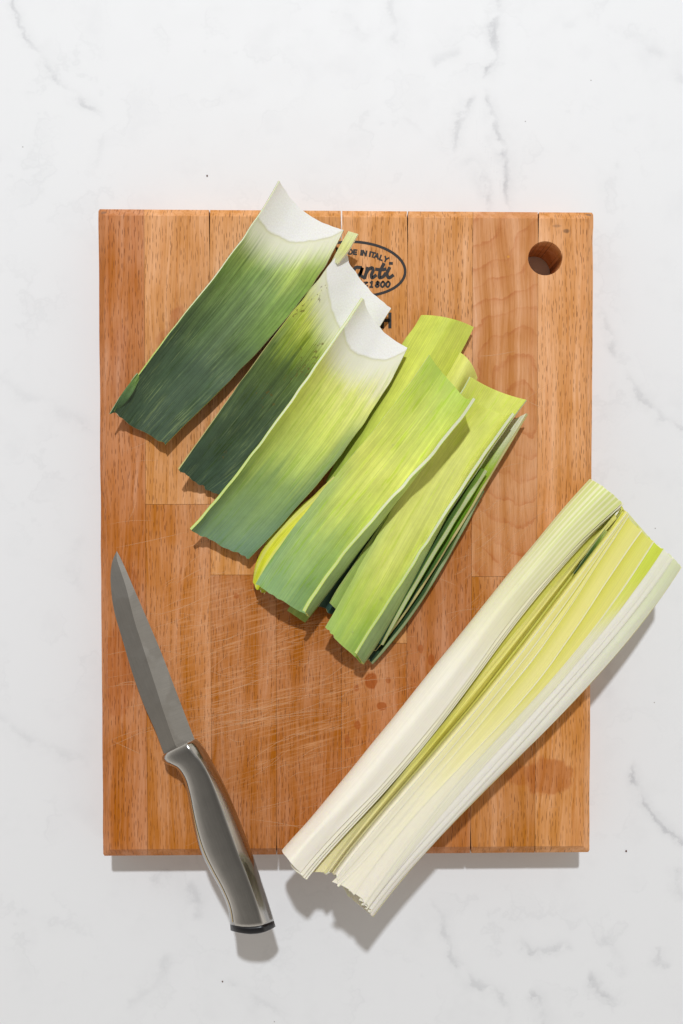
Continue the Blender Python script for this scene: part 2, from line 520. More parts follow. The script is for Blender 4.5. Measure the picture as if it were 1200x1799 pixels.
def stave(xl, xr, y0, y1, dz):
    ys = [y for y in (y0, 400, 430, 460, 1440, 1465, 1485, y1) if y0 <= y <= y1]
    if xl == 173 or xr == 1042:
        ys += list(np.arange(y0 + 14, y1 - 10, 22.0))
    ys = sorted(set(ys))
    left = [(bx(xl, y, 1), y) for y in ys]
    right = [(bx(xr, y, -1), y) for y in ys]
    if y0 < 400:
        left[0] = (left[0][0], edge_y(left[0][0], True))
        right[0] = (right[0][0], edge_y(right[0][0], True))
    if y1 > 1490:
        left[-1] = (left[-1][0], edge_y(left[-1][0], False))
        right[-1] = (right[-1][0], edge_y(right[-1][0], False))
    if xl == 173:
        wv = nz1(len(ys), max(5, len(ys) // 2), 0.3, 5)
        left = [(x + (wv[i] if 0 < i < len(ys) - 1 else 2.2), y) for i, (x, y) in enumerate(left)]
    if xr == 1042:
        wv = nz1(len(ys), max(5, len(ys) // 2), 0.3, 6)
        right = [(x + (wv[i] if 0 < i < len(ys) - 1 else -2.2), y) for i, (x, y) in enumerate(right)]
    if xl == 173:
        left.insert(1, (left[0][0] - 2.2, left[0][1] + 3.5))
        left.insert(len(left) - 1, (left[-1][0] - 2.2, left[-1][1] - 3.5))
        right.insert(1, (right[0][0], right[0][1] + 3.5))
        right.insert(len(right) - 1, (right[-1][0], right[-1][1] - 3.5))
    if xr == 1042:
        right.insert(1, (right[0][0] + 2.2, right[0][1] + 3.5))
        right.insert(len(right) - 1, (right[-1][0] + 2.2, right[-1][1] - 3.5))
        left.insert(1, (left[0][0], left[0][1] + 3.5))
        left.insert(len(left) - 1, (left[-1][0], left[-1][1] - 3.5))
    ring = left + right[::-1]                     # counter-clockwise seen from above (y is down in the photograph)
    nl = len(left)
    top = []
    for i, (x, y) in enumerate(ring):
        tx, ty = x, y
        if xl == 173 and i < nl:
            tx += CH
        if xr == 1042 and i >= nl:
            tx -= CH
        if y0 < 400:
            ty = max(ty, edge_y(x, True) + CH)
        if y1 > 1490:
            ty = min(ty, edge_y(x, False) - CH)
        ty += 0.0006 * (i if i < nl else len(ring) - 1 - i)
        top.append((tx, ty))
    v = []
    kx = (D - ZC / 1000) / D
    for (x, y) in top:
        a = P(x, y, 0)
        v.append((a[0], a[1], T + dz))
    for (x, y) in ring:
        v.append(P(x, y, ZC))
    for (x, y) in ring:
        a = P(x, y, ZC)
        v.append((a[0], a[1], 0.0022))
    for (x, y) in ring:                            # eased lower edge
        a = P(x, y, ZC)
        cx, cy = P((xl + xr) / 2, (y0 + y1) / 2, ZC)[:2]
        v.append((a[0] + (cx - a[0]) * 0.012, a[1] + (cy - a[1]) * 0.003, 0.0004))
    n = len(ring)
    f = [list(range(n))]
    for r in range(3):
        for i in range(n):
            j = (i + 1) % n
            f.append([r * n + j, r * n + i, (r + 1) * n + i, (r + 1) * n + j])
    f.append(list(range(3 * n, 4 * n))[::-1])
    return v, f


stave_defs = []
# columns with their end joints (photograph y) and colours
cols = [
    (173, 253, [], [(186, 120, 72)]),
    (253, 368, [886], [(212, 153, 103), (192, 127, 74)]),
    (368, 484, [1010], [(212, 152, 98), (182, 117, 66)]),
    (484, 600, [742], [(212, 154, 102), (178, 113, 62)]),
    (600, 716, [1130], [(212, 152, 98), (185, 120, 68)]),
    (716, 831, [905], [(206, 146, 92), (184, 120, 72)]),
    (831, 946, [1013], [(203, 145, 100), (195, 134, 82)]),
    (946, 1042, [], [(212, 152, 100)]),
]
# hole cutter (removed after use)
cut_me = bpy.data.meshes.new('tmp_cut')
bm = bmesh.new()
bmesh.ops.create_cone(bm, cap_ends=True, segments=64, radius1=hole_r * S, radius2=hole_r * S, depth=0.2)
hc = P(hole_c[0], hole_c[1], 0)
bmesh.ops.translate(bm, vec=(hc[0], hc[1], 0.0), verts=bm.verts)
bm.to_mesh(cut_me)
bm.free()
cutter = link(bpy.data.objects.new('tmp_cut', cut_me))
ii = 0
for (xl, xr, joints, colours) in cols:
    ysplit = [370] + joints + [1500]
    for k in range(len(ysplit) - 1):
        ya = ysplit[k] + (0.25 if k else 0)
        yb = ysplit[k + 1] - (0.25 if k < len(ysplit) - 2 else 0)
        v, f = stave(xl, xr, ya, yb, rng.uniform(-0.00003, 0.00003))
        o = mesh_obj('plank', v, f, [M_WOOD], board, smooth=False)
        c = rgb(*colours[k])
        o.color = (c[0], c[1], c[2], 0.0 if (xl == 831 and k == 0) else 1.0)
        o.pass_index = ii
        ii += 1
        if xr >= 946 and xl >= 831 and ya < 454 < yb:
            md = o.modifiers.new('b', 'BOOLEAN')
            md.object = cutter
            md.operation = 'DIFFERENCE'
            md.solver = 'EXACT'
            dg = bpy.context.evaluated_depsgraph_get()
            nm = bpy.data.meshes.new_from_object(o.evaluated_get(dg))
            o.modifiers.clear()
            o.data = nm
bpy.data.objects.remove(cutter)
bpy.data.meshes.remove(cut_me)


# ------------------------------------------------------------------ stamp printed on the board
def catmull(pts, n):
    pts = np.asarray(pts, float)
    if len(pts) == 2:
        t = np.linspace(0, 1, n)[:, None]
        return pts[0] * (1 - t) + pts[1] * t
    seg = np.linalg.norm(np.diff(pts[:, :2], axis=0), axis=1)
    s = np.concatenate([[0], np.cumsum(np.maximum(seg, 1e-6))])
    return hermite(s / s[-1], pts, np.linspace(0, 1, n))


SV, SF = [], []
_zi = [0]


def stroke(pts, wd, smooth=False, closed=False):
    """a flat ink ribbon through photograph points"""
    p = np.asarray(pts, float)
    if smooth:
        p = catmull(p, max(10, 5 * len(p)))
    if not closed and len(p) > 1:       # small extension for square ends
        d0 = (p[0] - p[1]) / np.linalg.norm(p[0] - p[1])
        d1 = (p[-1] - p[-2]) / np.linalg.norm(p[-1] - p[-2])
        p[0] = p[0] + d0 * wd * 0.35
        p[-1] = p[-1] + d1 * wd * 0.35
    tg = np.gradient(p, axis=0)
    if closed:
        tg[0] = tg[-1] = p[1] - p[-2]
    tg /= np.linalg.norm(tg, axis=1)[:, None]
    nrm = np.stack([-tg[:, 1], tg[:, 0]], 1)
    a, b = p + nrm * wd / 2, p - nrm * wd / 2
    _zi[0] += 1
    z = 0.07 + 0.002 * (_zi[0] % 12)
    o = len(SV)
    for i in range(len(p)):
        SV.append(P(a[i][0], a[i][1], z))
        SV.append(P(b[i][0], b[i][1], z))
    for i in range(len(p) - 1):
        SF.append((o + 2 * i, o + 2 * i + 1, o + 2 * i + 3, o + 2 * i + 2))


GL = {  # simple capitals in a 1 x 1 box, y down
    'M': [[(0, 1), (0, 0)], [(0, 0), (.5, .8)], [(.5, .8), (1, 0)], [(1, 0), (1, 1)]],
    'A': [[(0, 1), (.5, 0)], [(.5, 0), (1, 1)], [(.2, .66), (.8, .66)]],
    'D': [[(0, 0), (0, 1)], [(0, 0.02), (.55, .04), (.95, .3), (.95, .7), (.55, .96), (0, .98)]],
    'E': [[(0, 0), (0, 1)], [(0, .05), (.9, .05)], [(0, .5), (.8, .5)], [(0, .95), (.9, .95)]],
    'I': [[(.5, 0), (.5, 1)]],
    'N': [[(0, 1), (0, 0)], [(0, 0), (1, 1)], [(1, 1), (1, 0)]],
    'T': [[(0, .05), (1, .05)], [(.5, 0), (.5, 1)]],
    'L': [[(0, 0), (0, 1)], [(0, .95), (.9, .95)]],
    'Y': [[(0, 0), (.5, .5)], [(1, 0), (.5, .5)], [(.5, .5), (.5, 1)]],
    'H': [[(0, 0), (0, 1)], [(1, 0), (1, 1)], [(0, .5), (1, .5)]],
    '1': [[(.15, .25), (.55, 0)], [(.55, 0), (.45, 1)], [(.1, 1), (.8, 1)]],
    '0': [[(.5, 0), (.95, .25), (.85, .75), (.45, 1), (.05, .75), (.15, .25), (.5, 0)]],
    '8': [[(.55, 0), (.9, .2), (.55, .45), (.2, .25), (.55, 0)], [(.5, .45), (.9, .72), (.45, 1), (.05, .75), (.5, .45)]],
}


def glyph(ch, cx, cy, wd, ht, ang, sw):
    ca, sa = math.cos(math.radians(ang)), math.sin(math.radians(ang))
    for st in GL[ch]:
        q = []
        for (u, v) in st:
            x, y = (u - .5) * wd, (v - .5) * ht
            q.append((cx + x * ca - y * sa, cy + x * sa + y * ca))
        stroke(q, sw, smooth=len(q) > 3)


th = np.linspace(0, 2 * math.pi, 97)
ang = math.radians(4)
ell = np.stack([624 + 88 * np.cos(th) * math.cos(ang) - 47.5 * np.sin(th) * math.sin(ang),
                472.5 + 88 * np.cos(th) * math.sin(ang) + 47.5 * np.sin(th) * math.cos(ang)], 1)
stroke(ell, 4.8, closed=True)
for ch, cx, cy, wd, a in (('M', 596, 440, 8, -3), ('A', 606, 440.5, 8, 0), ('D', 616, 442.3, 6, 3), ('E', 624.5, 443, 5.4, 5), ('I', 634.5, 443.8, 3, 7), ('N', 640.5, 444.8, 6.2, 9),
                          ('I', 650, 446.4, 3, 11), ('T', 655.5, 447.6, 6.4, 14), ('A', 662, 449.8, 7, 17), ('L', 670.5, 453.2, 5, 20), ('Y', 678.2, 455.6, 6.8, 24)):
    glyph(ch, cx, cy, wd, 8.4, a, 2.9)
# script word (its beginning lies under the leaf)
for st in ([(634, 470), (625, 470), (621, 480), (626, 487), (633, 480), (637, 470), (634, 484), (640, 488)],
           [(641, 488), (645.5, 471)], [(643, 481), (648, 473), (654, 470.5), (655.5, 475), (652.5, 483), (653.5, 488), (660, 484)],
           [(674, 464), (667, 480), (667, 488), (673, 486), (677, 481)], [(661, 473), (670, 474), (677, 473)],
           [(684, 471), (680, 483), (683, 488), (690, 484)]):
    stroke(st, 5.8, smooth=True)
stroke([(685, 462.6), (688.5, 462.8)], 5.2)
stroke([(640, 496), (646, 496), (641, 500), (640, 503), (646, 502)], 2.6, smooth=True)
for ch, cx in (('1', 653), ('8', 663), ('0', 672.4), ('0', 681.6)):
    glyph(ch, cx, 499.5, 6.6, 9.8, 4, 3.4)
for st in ([(672, 551), (672, 575)], [(685, 551), (685, 575)], [(672, 563), (685, 563)]):
    stroke(st, 5.6)
st_o = mesh_obj('printed_stamp', SV, SF, [M_INK], board, smooth=False)
st_o['label'] = 'black oval maker stamp with lettering, half hidden by a leaf'

# knife scars in the wood: a joined part of real shallow slivers
M_SCAR = NT('raised_wood_fibre')
M_SCAR.set(color=rgb(236, 190, 146), rough=0.6, spec=0.3, alpha=0.34)
M_SCAR = M_SCAR.m
V, F = [], []


def scar(x, y, ln, ang, curve, wd, zi):
    n = 9
    t = np.linspace(0, 1, n)
    a = math.radians(ang)
    px = x + ln * t * math.cos(a) + curve * np.sin(t * math.pi) * math.sin(a)
    py = y - ln * t * math.sin(a) + curve * np.sin(t * math.pi) * math.cos(a)
    wv = wd * np.sin(np.clip(t, 0.04, 0.96) * math.pi) ** 0.6
    o = len(V)
    z = 0.045 + 0.0003 * (zi % 60)
    for i in range(n):
        if not (188 < px[i] < 1024 and 385 < py[i] < 1486):
            px[i] = min(max(px[i], 188), 1024)
            py[i] = min(max(py[i], 385), 1486)
        V.append(P(px[i] - math.sin(a) * wv[i] / 2, py[i] - math.cos(a) * wv[i] / 2, z))
        V.append(P(px[i] + math.sin(a) * wv[i] / 2, py[i] + math.cos(a) * wv[i] / 2, z))
    for i in range(n - 1):
        F.append((o + 2 * i, o + 2 * i + 1, o + 2 * i + 3, o + 2 * i + 2))


zi = 0
for _ in range(230):
    cx = random.gauss(440, 130)
    cy = random.gauss(1190, 120)
    scar(cx, cy, random.uniform(25, 170) * random.uniform(.5, 1), random.gauss(13, 9), random.uniform(-5, 5), random.uniform(0.4, 1.1), zi)
    zi += 1
for _ in range(90):
    scar(random.uniform(195, 960), random.uniform(720, 1480), random.uniform(15, 90), random.gauss(22, 22), random.uniform(-4, 4), random.uniform(0.4, 1.0), zi)
    zi += 1
for _ in range(60):
    scar(random.gauss(830, 60), random.gauss(960, 90), random.uniform(20, 80), random.gauss(40, 12), random.uniform(-3, 3), random.uniform(0.4, 0.9), zi)
    zi += 1
for a in ((838, 626, 70, 8, 2, 1.4), (925, 704, 30, -25, 0, 1.3), (340, 1290, 240, 9, -6, 1.5), (318, 1262, 250, 10, 7, 1.4), (270, 1082, 120, 22, 5, 1.4),
          (338, 1228, 150, 17, 4, 1.5), (365, 1270, 220, 7, 3, 1.5), (300, 1310, 200, 12, -4, 1.2), (420, 1120, 110, 20, 3, 1.2), (560, 1352, 110, 7, 2, 1.1)):
    scar(*a, zi)
    zi += 1
so = mesh_obj('knife_scars', V, F, [M_SCAR], board, smooth=False)
so['kind'] = 'stuff'


# ------------------------------------------------------------------ leek sheets
DEG = 3


def resample(pts, n, deg=None):
    """photo polyline -> n points, smoothed by a pinned-end polynomial so hand-read points do not wiggle"""
    deg = deg or DEG
    q = catmull(pts, n)
    if len(pts) < 4 or deg > 8:
        return q
    t = np.linspace(0, 1, n)
    base = q[0] * (1 - t)[:, None] + q[-1] * t[:, None]
    A = np.stack([t * (1 - t) * t**k for k in range(deg - 1)], 1)
    c, *_ = np.linalg.lstsq(A, q - base, rcond=None)
    k = 0.92 if deg < 5 else 0.80
    return k * (base + A @ c) + (1 - k) * q


def zcurve(z, n):
    z = np.atleast_1d(np.asarray(z, float))
    if len(z) == 1:
        return np.full(n, z[0])
    return hermite(np.linspace(0, 1, len(z)), z[:, None], np.linspace(0, 1, n))[:, 0]


def sheet(name, rails, mats, parent=None, knots=None, nu=28, nv=70, th=(1.4, 1.4), top=0.0, bot=0.0,
          rag=(0.0, 0.0), wob=0.12, seed=1, flip=False):
    """a leaf layer: rails are (photo polyline, heights mm) from the left edge to the right edge;
    closed solid with inner face (0), outer face (1) and cut rim (2)"""
    R = []
    for pts, z in rails:
        q = resample(pts, nv)
        R.append(np.column_stack([q, zcurve(z, nv)]))
    if len(R) == 2:
        R = [R[0], (R[0] + R[1]) / 2, R[1]]
    R = np.array(R)                                  # rails x nv x 3
    kn = np.array(knots if knots else np.linspace(0, 1, len(R)))
    u = np.linspace(0, 1, nu)
    u = 0.5 - 0.5 * np.cos(u * math.pi) * (0.6) - (0.5 - u) * 0.4 * 1.0   # denser towards the edges
    u = (u - u[0]) / (u[-1] - u[0])
    G = np.empty((nu, nv, 3))
    for j in range(nv):
        G[:, j] = hermite(kn, R[:, j], u)
    # end outlines: bulge of the cut along the leaf axis (px, + = away from the lower end) and raggedness
    ax = (R[:, -1, :2] - R[:, 0, :2]).mean(0)
    ax /= np.linalg.norm(ax)
    v = np.linspace(0, 1, nv)
    bump = 4 * u * (1 - u)
    jt = nz1(nu, max(4, nu // 2), 1.0, seed) * rag[0]
    jb = nz1(nu, max(4, nu // 2), 1.0, seed + 9) * rag[1]
    sh = (np.outer(bump * top + jt, np.exp(-v / 0.12)) + np.outer(bump * bot + jb, np.exp(-(1 - v) / 0.12)))
    G[:, :, 0] += ax[0] * sh
    G[:, :, 1] += ax[1] * sh
    if name == 'leek_leaf':      # slightly uneven knife-cut edges
        pe = np.array([-ax[1], ax[0]])
        wl, wr_ = np.exp(-u / 0.06), np.exp(-(1 - u) / 0.06)
        lat = np.outer(wl, nz1(nv, nv // 4, 0.55, seed + 21)) + np.outer(wr_, nz1(nv, nv // 4, 0.55, seed + 22))
        G[:, :, 0] += pe[0] * lat
        G[:, :, 1] += pe[1] * lat
        G[:, :, 2] += 0.35 * (np.outer(np.exp(-u / 0.2), nz1(nv, 12, 1.0, seed + 23)) + np.outer(np.exp(-(1 - u) / 0.2), nz1(nv, 12, 1.0, seed + 24)))
    if wob:
        G[:, :, 2] += wob * np.outer(np.cos(u * 9 + seed), nz1(nv, 9, 1.0, seed + 3)) + wob * 0.5 * np.outer(np.sin(u * 23 + seed), nz1(nv, 14, 1.0, seed + 4))
    W = np.empty_like(G)
    k = (D - G[:, :, 2] / 1000) / D
    W[:, :, 0] = (G[:, :, 0] - CX) * S * k
    W[:, :, 1] = (CY - G[:, :, 1]) * S * k
    W[:, :, 2] = T + G[:, :, 2] / 1000
    du = np.gradient(W, axis=0)
    dv = np.gradient(W, axis=1)
    N = np.cross(dv, du)
    N /= np.linalg.norm(N, axis=2)[:, :, None] + 1e-12
    if N[:, :, 2].mean() < 0:
        N = -N
    if flip:
        N = -N
    t = (th[0] * (1 - u) + th[1] * u)[:, None] * 0.001 * np.ones(nv)[None, :]
    B = W - N * t[:, :, None]
    idx = np.arange(nu * nv).reshape(nu, nv)
    verts = [W.reshape(-1, 3), B.reshape(-1, 3)]
    uu, vv = np.meshgrid(u, v, indexing='ij')
    uv = [np.stack([uu.ravel(), vv.ravel()], 1)] * 2
    faces, mi = [], []
    a, b, c, d = idx[:-1, :-1].ravel(), idx[1:, :-1].ravel(), idx[1:, 1:].ravel(), idx[:-1, 1:].ravel()
    f0 = np.stack([a, d, c, b], 1)
    faces.append(f0)
    mi.append(np.zeros(len(f0)))
    faces.append(f0[:, ::-1] + nu * nv)
    mi.append(np.ones(len(f0)))
    base = 2 * nu * nv
    for (wi, bi, par) in ((W[0], B[0], v), (W[-1], B[-1], v), (W[:, 0], B[:, 0], u), (W[:, -1], B[:, -1], u)):
        n = len(wi)
        verts += [wi, bi]
        uv += [np.stack([np.zeros(n), par], 1), np.stack([np.ones(n), par], 1)]
        i = np.arange(n - 1)
        f = np.stack([base + i, base + i + 1, base + n + i + 1, base + n + i], 1)
        faces.append(f)
        mi.append(np.full(n - 1, 2))
        base += 2 * n
    faces = np.concatenate(faces)
    mi = np.concatenate(mi).astype(int)
    o = mesh_obj(name, np.concatenate(verts), faces, mats, parent, mi, np.concatenate(uv), True)
    return o


def leaf_mat(name, stops, seed=0.0, a1=0.18, a2=0.10, streak=0.14, wet=0.35, wetcol=(0.55, 0.75, 0.25, 1), edgeL=None, edgeR=None,
             white=None, dirt=0.0, rough=0.42, sss=0.12, lines=None, spec=0.26, mott=None, bloom=0.0):
    mott = mott if mott is not None else (0.03 if not wet else 0.12)
    m = NT(name)
    uvn = m.n('ShaderNodeUVMap').outputs[0]
    u, v, _ = m.sep(uvn)
    us = m.math('ADD', u, seed * 3.17)
    n1 = m.noise(m.xyz(m.math('MULTIPLY', us, 5.0), m.math('MULTIPLY', v, 2.2), seed), 1.0, 3, 0.55)
    n2 = m.noise(m.xyz(m.math('MULTIPLY', us, 55.0), m.math('MULTIPLY', v, 3.5), seed), 1.0, 3, 0.6)
    v1 = m.math('ADD', v, m.math('MULTIPLY', m.math('SUBTRACT', n1, 0.5), a1 * 2))
    v1 = m.math('ADD', v1, m.math('MULTIPLY', m.math('SUBTRACT', n2, 0.5), a2 * 2))
    c = m.ramp(v1, [(p, rgb(*q)) for p, q in stops])
    if edgeL:
        e = m.rng(m.math('ADD', u, m.math('MULTIPLY', m.math('SUBTRACT', n2, .5), .12)), 0.0, edgeL[1], edgeL[2], 0.0)
        c = m.mix(m.math('MULTIPLY', e, m.math('MULTIPLY', m.rng(v, edgeL[3], edgeL[3] + .2, 0, 1), m.rng(v1, edgeL[4] - .2, edgeL[4], 1, 0))), c, rgb(*edgeL[0]))
    if edgeR:
        e = m.rng(m.math('ADD', u, m.math('MULTIPLY', m.math('SUBTRACT', n2, .5), .12)), 1.0 - edgeR[1], 1.0, 0.0, edgeR[2])
        c = m.mix(m.math('MULTIPLY', e, m.math('MULTIPLY', m.rng(v, edgeR[3], edgeR[3] + .2, 0, 1), m.rng(v1, edgeR[4] - .2, edgeR[4], 1, 0))), c, rgb(*edgeR[0]))
    pm = m.noise(m.xyz(m.math('MULTIPLY', us, 4.0), m.math('MULTIPLY', v, 9.0), seed + 2), 1.0, 5, 0.7)
    c = m.mix(1.0, c, m.grey(m.rng(pm, 0.3, 0.7, 1 - mott, 1 + mott * .8, False)), 'MULTIPLY')
    # parallel veins
    n3 = m.noise(m.xyz(m.math('MULTIPLY', us, 62.0), m.math('MULTIPLY', v, 1.1), seed), 1.0, 3, 0.7)
    n4 = m.noise(m.xyz(m.math('MULTIPLY', us, 16.0), m.math('MULTIPLY', v, 1.3), seed + 5), 1.0, 2, 0.5)
    br = m.math('ADD', m.rng(n3, 0.32, 0.68, 1 - streak * 1.25, 1 + streak * 1.25, False), m.rng(n4, 0.3, 0.7, -streak * .4, streak * .4, False))
    c = m.mix(1.0, c, m.grey(br), 'MULTIPLY')
    if wet:     # rubbed / wetted streaks where the bloom is gone
        nw = m.noise(m.xyz(m.math('MULTIPLY', us, 17.0), m.math('MULTIPLY', v, 4.2), seed + 9), 1.0, 6, 0.72)
        mask = m.rng(nw, 0.53, 0.61, 0.0, wet)
        c = m.mix(mask, c, m.mix(1.0, c, wetcol, 'MULTIPLY'))
    if lines:   # pale ribs
        ln = m.math('FRACT', m.math('MULTIPLY', m.math('ADD', u, m.math('MULTIPLY', n4, 0.06)), lines[0]))
        lm = m.rng(m.math('ABSOLUTE', m.math('SUBTRACT', ln, .5)), 0.10, 0.30, lines[2], 0.0)
        c = m.mix(m.math('MULTIPLY', lm, m.rng(v, lines[3], lines[4], 1, 0)), c, rgb(*lines[1]))
    n5 = m.noise(m.xyz(m.math('MULTIPLY', us, 120.0), m.math('MULTIPLY', v, 1.5), seed), 1.0, 2, 0.6)
    if bloom:
        nb = m.noise(m.xyz(m.math('MULTIPLY', us, 40.0), m.math('MULTIPLY', v, 6.0), seed + 4), 1.0, 4, .7)
        gb = m.noise(m.xyz(m.math('MULTIPLY', us, 4.0), m.math('MULTIPLY', v, 5.0), seed + 6), 1.0, 2, .5)
        fb = m.math('MULTIPLY', m.rng(nb, .50, .62, 0, bloom), m.math('MULTIPLY', m.rng(gb, .42, .60, 0, 1), m.rng(v, .12, .3, 0, 1)))
        c = m.mix(fb, c, rgb(158, 174, 112))
    hgt = m.math('ADD', m.math('MULTIPLY', n3, 0.9), m.math('MULTIPLY', n5, 0.6))
    rg = rough
    if white:   # silvery membrane at the sheath end, ending in a fine lip
        a, b, cc = white
        bnd = m.math('ADD', m.math('MULTIPLY', u, m.math('MULTIPLY', u, cc)), m.math('ADD', a, m.math('MULTIPLY', m.math('MULTIPLY', u, m.math('SUBTRACT', 1.0, u)), b)))
        dv = m.math('SUBTRACT', v, m.math('ADD', bnd, m.math('MULTIPLY', m.math('SUBTRACT', n1, .5), 0.03)))
        lip = m.math('MULTIPLY', m.rng(dv, -0.014, -0.002, 0, 1), m.rng(dv, -0.002, 0.010, 1, 0))
        wm = m.rng(dv, -0.008, 0.0, 1.0, 0.0)
        soft = m.rng(m.math('ADD', dv, m.math('MULTIPLY', m.math('SUBTRACT', n2, .5), .10)), 0.0, 0.15, 0.9, 0.0)
        c = m.mix(soft, c, rgb(228, 226, 206))
        gr = m.noise(m.xyz(m.math('MULTIPLY', us, 60.0), m.math('MULTIPLY', v, 130.0), seed), 1.0, 3, 0.6)
        c = m.mix(wm, c, m.mix(m.rng(gr, .3, .7, 0, 1), rgb(234, 232, 226), rgb(241, 240, 236)))
        c = m.mix(m.math('MULTIPLY', lip, 0.32), c, rgb(206, 204, 150))
        rg = m.math('SUBTRACT', rough, m.math('MULTIPLY', wm, 0.16))
        spec = m.math('ADD', spec, m.math('MULTIPLY', wm, 0.3))
        hgt = m.math('ADD', hgt, m.math('ADD', m.math('MULTIPLY', wm, 1.6), m.math('MULTIPLY', gr, m.math('MULTIPLY', wm, 0.7))))
    if dirt:    # irregular brown rot specks and scuffs, gathered in patches
        nd = m.noise(m.xyz(m.math('MULTIPLY', us, 30.0), m.math('MULTIPLY', v, 55.0), seed), 1.0, 4, .65)
        gate = m.noise(m.xyz(m.math('MULTIPLY', us, 3.0), m.math('MULTIPLY', v, 6.0), seed + 3), 1.0, 2, .5)
        thr = m.rng(gate, 0.45, 0.70, 0.80, 0.80 - dirt)
        sp = m.rng(m.math('SUBTRACT', nd, thr), 0.0, 0.05, 0, 1)
        if white:
            sp = m.math('MULTIPLY', sp, m.math('SUBTRACT', 1.0, wm))
        c = m.mix(m.math('MULTIPLY', sp, 0.7), c, rgb(104, 88, 40))
    m.set(color=c, rough=rg, spec=spec, sss=sss, sscale=0.0022)
    m.b.inputs['Subsurface Radius'].default_value = (0.8, 1.0, 0.45)
    m.bump(hgt, 0.35, 0.0003)
    return m.m


def rim_mat(name, edge, mid, sss=0.15, outer=None, fade=0.0):
    m = NT(name)
    u, v, _ = m.sep(m.n('ShaderNodeUVMap').outputs[0])
    g = m.noise(m.xyz(m.math('MULTIPLY', u, 9.0), m.math('MULTIPLY', v, 260.0), 0.0), 1.0, 3, .6)
    uu = m.math('ADD', u, m.math('MULTIPLY', m.math('SUBTRACT', g, .5), .18))
    c = m.ramp(uu, [(0.0, rgb(*edge)), (0.06, rgb(*edge)), (0.20, rgb(*mid)), (0.80, rgb(*mid)), (0.93, rgb(*(outer or edge))), (1.0, rgb(*(outer or edge)))])
    if fade:
        c = m.mix(m.rng(v, .40, .80, 0, fade), c, rgb(*edge))
    c = m.mix(1.0, c, m.grey(m.rng(g, .3, .7, .88, 1.08, False)), 'MULTIPLY')
    m.set(color=c, rough=0.5, spec=0.35, sss=sss, sscale=0.002)
    return m.m


RIM_PALE = rim_mat('cut_rim_pale', (178, 200, 66), (220, 223, 190), fade=.6)
RIM_A = rim_mat('cut_rim_dark_backed', (170, 192, 80), (222, 224, 196), outer=(74, 104, 52), fade=.85)
RIM_WHITE = rim_mat('cut_rim_white', (232, 222, 140), (238, 234, 222))
RIM_GREEN = rim_mat('cut_rim_green', (120, 155, 45), (190, 200, 150))
RIM_DARK = rim_mat('cut_rim_dark', (70, 100, 35), (150, 162, 120))
RIM_TAN = rim_mat('cut_rim_tan', (150, 150, 70), (196, 186, 130))

OUT_DARK = leaf_mat('leaf_back_dark', [(0, (200, 208, 140)), (.2, (126, 154, 72)), (.45, (78, 106, 58)), (1, (58, 82, 62))], seed=11, wet=.2)
OUT_MID = leaf_mat('leaf_back_mid', [(0, (205, 212, 130)), (.3, (186, 202, 110)), (.6, (158, 180, 112)), (1, (136, 160, 108))], seed=12, wet=.2)
OUT_WHITE = leaf_mat('sheath_back_white', [(0, (218, 220, 166)), (.3, (236, 230, 200)), (1, (242, 236, 218))], seed=13, wet=0, streak=.05)


def leek_leaf(label, *args, **kw):
    o = sheet('leek_leaf', *args, **kw)
    # put the origin at the leaf's own place on the board
    v = np.empty(len(o.data.vertices) * 3)
    o.data.vertices.foreach_get('co', v)
    v = v.reshape(-1, 3)
    c = np.array([v[:, 0].mean(), v[:, 1].mean(), v[:, 2].min()])
    o.data.vertices.foreach_set('co', (v - c).ravel())
    o.data.update()
    o.location = c
    tag(o, label, 'leek leaf', 'trimmed leek leaves on the board')
    return o


def mid(a, b, t=0.5, n=24, dx=0, dy=0):
    A, B = resample(a, n), resample(b, n)
    return (A * (1 - t) + B * t + np.array([dx, dy])).tolist()


def shift(a, dx, dy, n=40, w=None):
    A = resample(a, n)
    f = np.ones(n) if w is None else np.interp(np.linspace(0, 1, n), np.linspace(0, 1, len(w)), w)
    return (A + np.outer(f, [dx, dy])).tolist()


# --- A: wide dark leaf, upper left
mA = leaf_mat('leaf_dark_a', [(0, (214, 218, 160)), (.10, (206, 214, 130)), (.22, (164, 182, 92)), (.34, (122, 148, 78)), (.50, (94, 116, 68)), (.70, (72, 92, 66)), (1, (60, 78, 58))],
              seed=1, a1=.13, a2=.11, wet=.6, wetcol=(.62, .70, .40, 1), edgeR=((120, 152, 56), .30, .6, .02, .62), white=(.15, .10, -.145), dirt=.14, streak=.27, mott=.20, bloom=.32)
AL = [(488, 316), (458, 366), (432, 402), (384, 474), (340, 534), (296, 586), (240, 652), (196, 722)]
AR = [(604, 404), (560, 482), (520, 538), (480, 586), (440, 634), (400, 672), (360, 710), (320, 748), (290, 781)]
leafA = leek_leaf('wide dark green leek leaf poking past the top edge of the board, leftmost', [(shift(AL, 3, 1.6), [16, 14, 13, 13, 13, 13, 14]), (mid(AL, AR, .065, dx=1, dy=.5), [13.8, 11.8, 10.8, 10.8, 11, 11.4, 12.6]), (mid(AL, AR), [5, 3, 2.5, 3, 3.5, 4, 6]), (AR, [13, 11, 10, 9, 8, 8, 9])],
          [mA, OUT_DARK, RIM_A], knots=[0, .045, .5, 1], th=(1.25, 0.9), top=16, bot=2, rag=(0.6, 2.0), seed=1, nu=34, nv=90)

